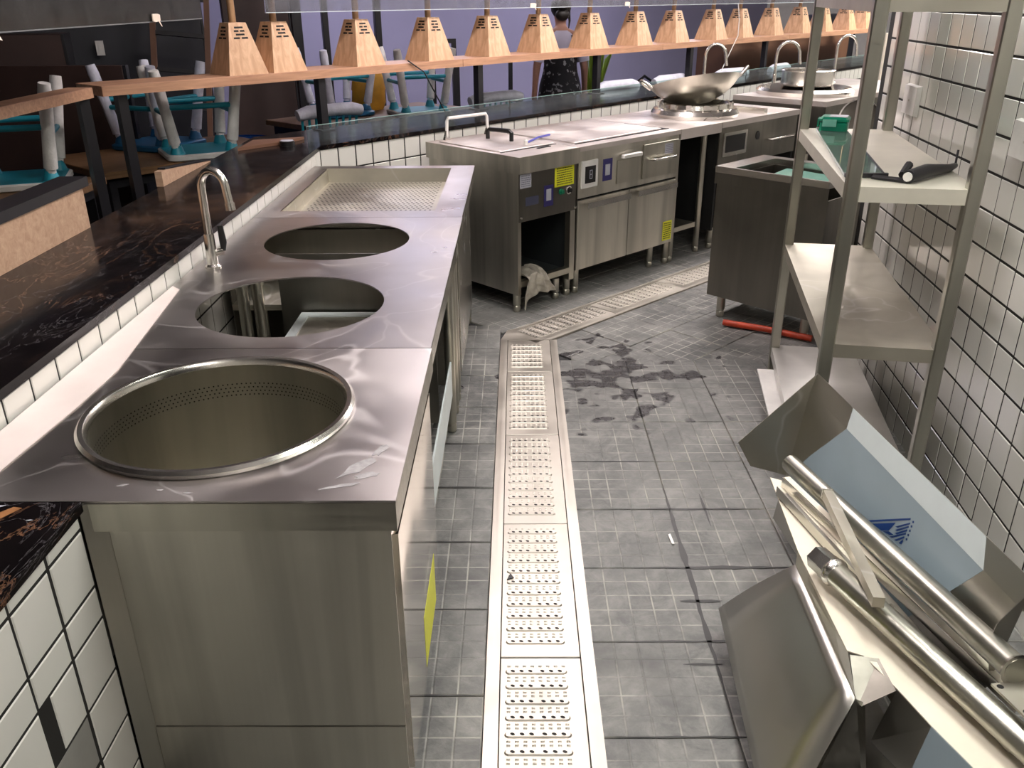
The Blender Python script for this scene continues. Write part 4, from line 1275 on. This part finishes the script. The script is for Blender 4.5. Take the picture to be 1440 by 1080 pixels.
# wooden front panel at the left with dark cap
t = thing('bar_partition', 'pale beech partition panel with dark cap at the left edge of the marble', 'partition', (0, 0, 0))
obj('panel', MB().box(-1.43, -1.395, .8, 2.745, .8715, 1.0), 'wood_panel', t)
obj('cap', MB().box(-1.48, -1.39, .8, 2.78, 1.0, 1.03), 'black', t)
t = thing('bar_partition', 'short beech partition panel farther along the marble edge', 'partition', (0, 0, 0))
obj('panel', MB().rings([[(x, y, z) for y, z in ((3.40, .8715), (3.97, .8715), (3.97, .875), (3.45, .93), (3.40, .93))] for x in (-1.43, -1.402)], True, True), 'wood_panel', t)
obj('cap', MB().bar((-1.416, 3.44, .935), (-1.416, 3.97, .880), .03, .006), 'black', t)

# ------------------------------------------------------------------ dining side
def table(label, x, y, rz, w, d, h=.745):
    t = thing('dining_table', label, 'table', (x, y, 0), rz)
    obj('tabletop', MB().bbox(-w / 2, w / 2, -d / 2, d / 2, h - .035, h, .003), 'wood_table', t)
    obj('apron', MB().box(-w / 2 + .04, w / 2 - .04, -d / 2 + .04, d / 2 - .04, h - .09, h - .036), 'black', t)
    for sx in (-1, 1):
        for sy in (-1, 1):
            obj('leg', MB().box(sx * (w / 2 - .06) - .02, sx * (w / 2 - .06) + .02, sy * (d / 2 - .06) - .02, sy * (d / 2 - .06) + .02, 0, h - .09), 'black', t)
    return t
table('brown wooden dining table under the single upturned stool, far left', -2.55, 3.93, 0, 1.0, .72)
table('brown wooden dining table under the two upturned stools', -2.0, 5.05, WROT, 1.15, .75)
table('brown wooden dining table behind the low wall under the blue upturned stools', -1.05, 6.75, WROT, 1.5, .75)

def make_stool(name, seat_m, wrap_m, edge_m):
    """stool standing upside down: seat at the bottom, wrapped legs up"""
    t = thing(name, 'x', 'stool')
    s = .205
    def sq(r, z, c=.06):
        pts = []
        for (cx, cy, a0) in ((1, 1, 0), (-1, 1, 90), (-1, -1, 180), (1, -1, 270)):
            for k in range(5):
                a = R(a0 + 22.5 * k)
                pts.append((cx * (r - c) + c * math.cos(a), cy * (r - c) + c * math.sin(a), z))
        return pts
    obj('seat', MB().rings([sq(s - .01, 0), sq(s, .008), sq(s, .028), sq(s - .012, .036)], True, False), edge_m, t, True)
    obj('seat_underside', MB().rings([sq(s - .012, .036), sq(s - .03, .037)], False, True), seat_m, t)
    for sx in (-1, 1):
        for sy in (-1, 1):
            a = Vector((sx * .145, sy * .145, .037)); b = Vector((sx * .21, sy * .21, .47))
            pts = [a.lerp(b, q) for q in (0, .12, .13, .5, .9, 1)]
            lg = obj('leg', MB().tube(pts, [.022, .022, .031, .028, .030, .026], 12), wrap_m, t, True)
            obj('bracket', MB().lathe([(.04, 0), (.03, .03), (.024, .045)], 10, tuple(a), True), seat_m, lg, True)
    for i, (p, q, z) in enumerate((((-1, -1), (1, -1), .28), ((1, 1), (-1, 1), .28), ((-1, -1), (-1, 1), .24), ((1, -1), (1, 1), .24))):
        k = .145 + .065 * (z - .037) / .433
        obj('stretcher', MB().tube([(p[0] * k, p[1] * k, z), (q[0] * k, q[1] * k, z)], .014, 10), 'teal', t, True)
    return t
st = make_stool('bar_stool', 'teal', 'foam_white', 'white_plastic')
def put(o, x, y, z, rz, label, group='upturned stools wrapped in foam'):
    o.location = (x, y, z); o.rotation_euler = (0, 0, rz); o['label'] = label; o['group'] = group
    return o
put(st, -2.36, 4.10, .7455, R(20), 'upturned white and teal stool with foam-wrapped legs at the far left')
put(copy_tree(st), -1.79, 4.93, .7455, R(30), 'upturned white and teal stool, right one of the pair under the pine shelf')
st2 = make_stool('bar_stool', 'blue_seat', 'foam', 'blue_seat')
put(st2, -2.13, 5.22, .7455, R(70), 'upturned blue stool, left one of the pair under the pine shelf')
put(copy_tree(st2), -1.33, 6.70, .7455, R(40), 'upturned blue stool beside the yellow bag')
put(copy_tree(st), -.74, 6.72, .7455, R(25), 'upturned stool with white seat edge right of the yellow bag')

def make_chair():
    t = thing('dining_chair', 'x', 'chair')
    obj('seat', MB().bbox(-.21, .21, -.21, .21, .43, .455, .01), 'blue_seat', t)
    for x, y in ((-.18, -.18), (.18, -.18), (-.18, .18), (.18, .18)):
        obj('leg', MB().tube([(x, y, .43), (x * 1.12, y * 1.12, 0)], .016, 8), 'teal', t, True)
    for i in range(9):
        x = -.19 + .38 * i / 8
        obj('spindle', MB().tube([(x * .95, .185, .455), (x * 1.08, .235, .88)], .009, 8), 'teal', t, True)
    pts = [(-.235, .235, .88), (-.16, .243, .895), (0, .247, .90), (.16, .243, .895), (.235, .235, .88)]
    obj('top_rail_wrap', MB().tube(pts, [.035, .042, .038, .043, .034], 12), 'foam', t, True)
    return t
ch = make_chair()
spots = [(-1.36, 5.86, 'under the third lamp'), (-.30, 6.60, 'below the fifth lamp'), (.66, 7.45, 'behind the woman'), (1.16, 7.95, 'right of the cardboard box behind the glass guard'),
         (1.85, 8.62, 'behind the tilted wok'), (2.42, 9.15, 'beyond the wok, farthest right')]
for i, (x, y, l) in enumerate(spots):
    o = ch if i == 0 else copy_tree(ch)
    o.location = (x, y, 0); o.rotation_euler = (0, 0, WROT + R(180 + random.uniform(-8, 8)))
    o['label'] = 'blue spindle-back chair with foam-wrapped top rail, ' + l; o['group'] = 'blue spindle-back chairs behind the low wall'
# yellow bag
t = thing('yellow_bag', 'mustard yellow bag standing between the upturned blue stools', 'bag', (-1.16, 7.02, .7455), R(30))
rs = []
for z, r in ((0, .10), (.05, .115), (.15, .11), (.24, .10), (.27, .085)):
    rs.append([(r * 1.2 * math.cos(a) * (1 + .06 * math.sin(3 * a + z * 9)), r * .7 * math.sin(a), z) for a in [2 * math.pi * i / 18 for i in range(18)]])
obj('body', MB().rings(rs, True, True), 'yellow_bag', t, True)
obj('flap', MB().rings([[(x * 1.06, y * 1.06, z) for x, y, z in rs[2]], [(x * 1.08, y * 1.08, z) for x, y, z in rs[3]], [(x * 1.04, y * 1.04, z + .004) for x, y, z in rs[4]]], False, True), 'yellow_bag', t, True)
# cardboard boxes, black dish, plant
t = thing('grey_carton', 'grey cardboard carton behind the glass guard, right of the woman', 'box', (1.45, 9.0, 0), R(40))
obj('body', MB().box(-.22, .22, -.18, .18, 0, .72), 'grey_box', t)
obj('flap', MB().sheet([(-.22, -.18, .72), (.22, -.18, .72), (.24, -.32, .80), (-.24, -.32, .80)], .005), 'grey_box', t)
t = thing('dark_bag', 'black shoulder bag slumped on a chair right of the woman', 'bag', (1.12, 7.88, .456), R(40))
rs = []
for z, r in ((0, .19), (.1, .2), (.25, .17), (.36, .06)):
    rs.append([(r * math.cos(a), r * .6 * math.sin(a), z + .02 * math.sin(3 * a)) for a in [2 * math.pi * i / 18 for i in range(18)]])
obj('body', MB().rings(rs, True, True), 'black', t, True)
obj('strap', MB().tube([(-.15, 0, .25), (-.12, 0, .40), (0, 0, .46), (.12, 0, .40), (.15, 0, .25)], .012, 8), 'black', t, True)
t = thing('potted_plant', 'small green-yellow leafy plant by the woman under the pine shelf', 'plant', (.74, 8.6, 0))
obj('pot', MB().lathe([(.10, 0), (.14, .5), (.15, .52), (.13, .52)], 20, cap0=True, cap1=True), 'grey_ceramic', t, True)
for i in range(7):
    a = i * .9
    pts = [(0, 0, .5), (.05 * math.cos(a), .05 * math.sin(a), .75), (.12 * math.cos(a), .12 * math.sin(a), 1.0 + .03 * i), (.17 * math.cos(a), .17 * math.sin(a), 1.08)]
    obj('leaf', MB().tube(pts, [.008, .02, .025, .003], 6), 'leaf', t, True)
# black metal frames and dark furniture
def frame(label, x, y, rz, w, h, z0=0):
    t = thing('metal_frame', label, 'frame', (x, y, 0), rz)
    for s in (-1, 1):
        obj('upright', MB().box(s * w / 2 - .02, s * w / 2 + .02, -.02, .02, z0, h), 'black', t)
    obj('crossbar', MB().box(-w / 2 + .02, w / 2 - .02, -.02, .02, h - .04, h), 'black', t)
    obj('lower_bar', MB().box(-w / 2 + .02, w / 2 - .02, -.02, .02, .3, .34), 'black', t)
    return t
frame('black square metal table frame below the fourth lamp', -.72, 9.0, R(20), .22, 1.18)
frame('black metal frame legs behind the fifth lamp post', -.33, 9.3, R(10), .55, 1.0)
def column(label, x, y, w, h, m='black', d=.1):
    t = thing('dark_column', label, 'column', (x, y, 0), R(20))
    obj('shaft', MB().bbox(-w / 2, w / 2, -d / 2, d / 2, 0, h, .004), m, t)
    obj('base', MB().box(-w / 2 - .02, w / 2 + .02, -d / 2 - .02, d / 2 + .02, 0, .03), m, t)
column('black steel column left of the third lamp', -1.95, 8.2, .085, HC - .005)
column('thinner black steel column just above the third lamp', -1.78, 8.6, .055, HC - .005)
column('black steel column between third and fourth lamps', -1.35, 9.0, .06, HC - .005)
def panel(name, label, cat, x, y, rz, w, h, m, z0=0, th=.05):
    t = thing(name, label, cat, (x, y, 0), rz)
    obj('board', MB().bbox(-w / 2, w / 2, -th / 2, th / 2, z0, h, .004), m, t)
    obj('edge_strip', MB().box(w / 2 + .001, w / 2 + .02, -th / 2, th / 2, z0, h), 'black', t)
    return t
panel('dark_screen', 'tall navy dark screen wall panel with small white switch at left', 'screen', -3.55, 7.35, R(30), 2.0, 2.6, 'navy')
t = thing('light_switch', 'small white light switch on the navy screen', 'switch', (-3.36, 7.36, 1.19), R(30))
obj('plate', MB().box(-.03, .03, -.045, -.03, -.05, .06), 'white_plastic', t); obj('rocker', MB().box(-.012, .012, -.05, -.045, -.02, .03), 'white_plastic', t)
panel('brown_cabinet', 'brown wooden cabinet at the far left behind the short shelf', 'cabinet', -4.1, 6.35, R(20), 1.75, 1.33, 'brown_panel', 0, .4)
panel('dark_screen', 'low dark brown board behind the short left shelf', 'board', -3.05, 5.3, R(0), 1.5, 1.20, 'brown_panel', 0, .04)
panel('brown_screen', 'reddish brown panel behind the first two lamps', 'screen', -2.42, 8.6, R(35), .62, 2.6, 'brown_panel')
panel('tan_screen', 'tan brown low cabinet back below the tenth to thirteenth lamps', 'cabinet', 3.0, 10.4, R(48), 3.1, 1.15, 'tan_panel', 0, .3)
panel('dark_screen', 'black tall panel beyond the far end of the pine shelf', 'screen', 4.1, 12.2, R(46), 1.1, 1.32, 'navy', 0, .3)
# ladder leaning in the dark left area
t = thing('step_ladder', 'dark step ladder leaning in the shadow behind the pair of stools', 'ladder', (-2.72, 7.0, 0), R(15), None, (R(-8), R(6), R(15)))
for x in (-.2, .2):
    obj('rail', MB().box(x - .02, x + .02, -.03, .03, .03, 1.75), 'tan_panel', t)
for k in range(6):
    obj('rung', MB().box(-.18, .18, -.03, .03, .22 + .27 * k, .25 + .27 * k), 'black', t)
# blue tub
t = thing('blue_tub', 'round blue plastic tub on the floor behind the marble corner', 'tub', (-1.95, 6.2, .745 - .745))
obj('body', MB().lathe([(.2, 0), (.24, .62), (.25, .63), (.235, .63), (.2, .05), (0, .05)], 32, cap0=True), plain('blue_plastic', '1d4f9c', .4), t, True)
obj('rim', MB().lathe([(.245, .60), (.258, .62), (.245, .64)], 32), plain('blue_plastic_rim', '1d4f9c', .4), t, True)
# pale shade at the far end
t = thing('standing_board', 'cream upright board by the bright far wall beyond the taps', 'board', (3.62, 8.75, 0), R(20))
obj('board', MB().bbox(-.14, .14, -.02, .02, 0, 1.22, .004), 'cream_film', t)
obj('foot', MB().box(-.1, .1, -.12, .12, 0, .02), 'black', t)

# ------------------------------------------------------------------ woman with her back to us
def person():
    t = thing('person', 'woman seen from behind in white shirt and black floral strap dress', 'person', (.39, 8.0, 0), R(8))
    J = {}
    vs, es, rad = [], [], []
    def v(p, r):
        vs.append(p); rad.append(r); return len(vs) - 1
    def e(a, b): es.append((a, b))
    pel = v((0, 0, .88), (.135, .10)); wa = v((0, 0, 1.02), (.115, .085)); chs = v((0, 0, 1.16), (.125, .09)); ns = v((0, .0, 1.255), (.085, .065))
    nk = v((0, .01, 1.31), (.045, .045)); hd0 = v((0, .02, 1.37), (.055, .06)); hd = v((0, .03, 1.44), (.074, .088)); hd2 = v((0, .03, 1.51), (.06, .07))
    for a, b in ((pel, wa), (wa, chs), (chs, ns), (ns, nk), (nk, hd0), (hd0, hd), (hd, hd2)): e(a, b)
    for s in (-1, 1):
        sh = v((s * .155, 0, 1.225), (.05, .048)); el = v((s * .215, -.01, .98), (.036, .036)); wr_ = v((s * .235, .06 if s > 0 else -.03, .77), (.026, .024)); pm = v((s * .24, .07 if s > 0 else -.035, .70), (.030, .018))
        for a, b in ((ns, sh), (sh, el), (el, wr_), (wr_, pm)): e(a, b)
        for k, (dx, ln_) in enumerate(((-.022, .06), (-.008, .07), (.008, .066), (.022, .052))):
            bx = Vector(vs[pm]); f1 = v((bx.x + .0 * s, bx.y + dx, bx.z - .035), (.0085, .0085)); f2 = v((bx.x - s * .006, bx.y + dx, bx.z - .035 - ln_ * .5), (.0075, .0075)); f3 = v((bx.x - s * .018, bx.y + dx, bx.z - .035 - ln_), (.006, .006))
            e(pm, f1); e(f1, f2); e(f2, f3)
        bx = Vector(vs[wr_]); t1 = v((bx.x - s * .01, bx.y + .03, bx.z - .045), (.009, .009)); t2_ = v((bx.x - s * .018, bx.y + .042, bx.z - .085), (.007, .007)); e(wr_, t1); e(t1, t2_)
        hp = v((s * .085, 0, .80), (.085, .085)); kn = v((s * .09, .01, .46), (.055, .055)); an = v((s * .09, -.02, .085), (.036, .036)); ft = v((s * .10, .10, .035), (.036, .025))
        for a, b in ((pel, hp), (hp, kn), (kn, an), (an, ft)): e(a, b)
    me = bpy.data.meshes.new('body'); me.from_pydata(vs, es, [])
    me.materials.append(M['skin'])
    o = bpy.data.objects.new('body', me); COL.objects.link(o); o.parent = t
    sk = o.modifiers.new('skin', 'SKIN'); sk.use_smooth_shade = True
    for i, d in enumerate(me.skin_vertices[0].data):
        d.radius = rad[i]; d.use_root = (i == 0)
    sb = o.modifiers.new('sub', 'SUBSURF'); sb.levels = 2; sb.render_levels = 2
    # shirt: torso and sleeves
    def ell(z, a, b, y0_=0, n=24):
        return [(a * math.cos(q), y0_ + b * math.sin(q), z) for q in [2 * math.pi * i / n for i in range(n)]]
    mb = MB().rings([ell(.98, .135, .105), ell(1.10, .142, .108), ell(1.18, .155, .108), ell(1.225, .155, .092), ell(1.262, .115, .078), ell(1.285, .075, .066)])
    for s in (-1, 1):
        mb.tube([(s * .12, 0, 1.225), (s * .165, 0, 1.215), (s * .19, -.003, 1.12), (s * .205, -.006, 1.03)], [.06, .066, .058, .055], 14)
    obj('shirt', mb, 'shirt', t, True)
    mb = MB().rings([ell(1.105, .152, .118), ell(1.0, .146, .114), ell(.94, .156, .120), ell(.84, .185, .135), ell(.6, .22, .17), ell(.38, .25, .20)])
    dr_ = obj('dress', mb, 'dress', t, True)
    mb = MB()
    for s in (-1, 1):
        mb.bar((s * .09, -.112, 1.09), (s * .085, -.085, 1.235), .014, .004, (0, -1, 0)).bar((s * .085, -.085, 1.235), (s * .08, 0, 1.275), .014, .004)
    obj('strap', mb, 'dress', dr_)
    # hair: cap, bun and a loose strand
    mb = MB()
    for c, rx, ry, rz_ in (((0, .02, 1.47), .090, .100, .095), ((0, -.075, 1.485), .05, .045, .048), ((.0, -.055, 1.41), .062, .04, .05)):
        rs = []
        for i in range(9):
            a = -math.pi / 2 + math.pi * i / 8
            rs.append([(c[0] + rx * max(math.cos(a), .02) * math.cos(q), c[1] + ry * max(math.cos(a), .02) * math.sin(q), c[2] + rz_ * math.sin(a)) for q in [2 * math.pi * k / 18 for k in range(18)]])
        mb.rings(rs, True, True)
    mb.tube([(.06, -.03, 1.44), (.068, -.035, 1.36), (.06, -.04, 1.30)], [.014, .010, .004], 8)
    obj('hair', mb, 'hair', t, True)
    # face features on the far side
    mb = MB()
    for s in (-1, 1):
        mb.lathe([(0, 0), (.008, .003), (.011, .008)], 10, (s * .03, .108, 1.44))
    mb.tube([(0, .112, 1.45), (0, .128, 1.415), (0, .114, 1.405)], [.006, .011, .007], 8).tube([(-.022, .105, 1.375), (0, .112, 1.377), (.022, .105, 1.375)], .005, 8)
    obj('face', mb, 'skin', t, True)
    for s in (-1, 1):
        obj('shoe', MB().rings([ell_ for ell_ in ([(s * .10 + .045 * math.cos(q), .05 + .12 * math.sin(q), z) for q in [2 * math.pi * i / 18 for i in range(18)]] for z in (0, .03))] + [[(s * .095 + .038 * math.cos(q), .03 + .09 * math.sin(q), .075) for q in [2 * math.pi * i / 18 for i in range(18)]]], True, True), 'black', t, True)
    return t
person()

# ------------------------------------------------------------------ ceiling fixtures
for i, (x, y, rz, l, w, s, c) in enumerate(FIXTURES):
    t = thing('ceiling_light', 'long ceiling light panel, out of the picture, number from the front %s' % ORD[i], 'light', (x, y, HC), R(rz))
    obj('housing', MB().box(-.03, .03, -l / 2 - .02, l / 2 + .02, -.262, -.232), 'white_plastic', t)
    for yy in (-l * .4, l * .4):
        obj('rod', MB().tube([(0, yy, -.231), (0, yy, -.001)], .006, 8), 'white_plastic', t)
    obj('diffuser', MB().box(-w / 2, w / 2, -l / 2, l / 2, -.31, -.265), mk_emit('tube_glow%d' % i, c, s), t)
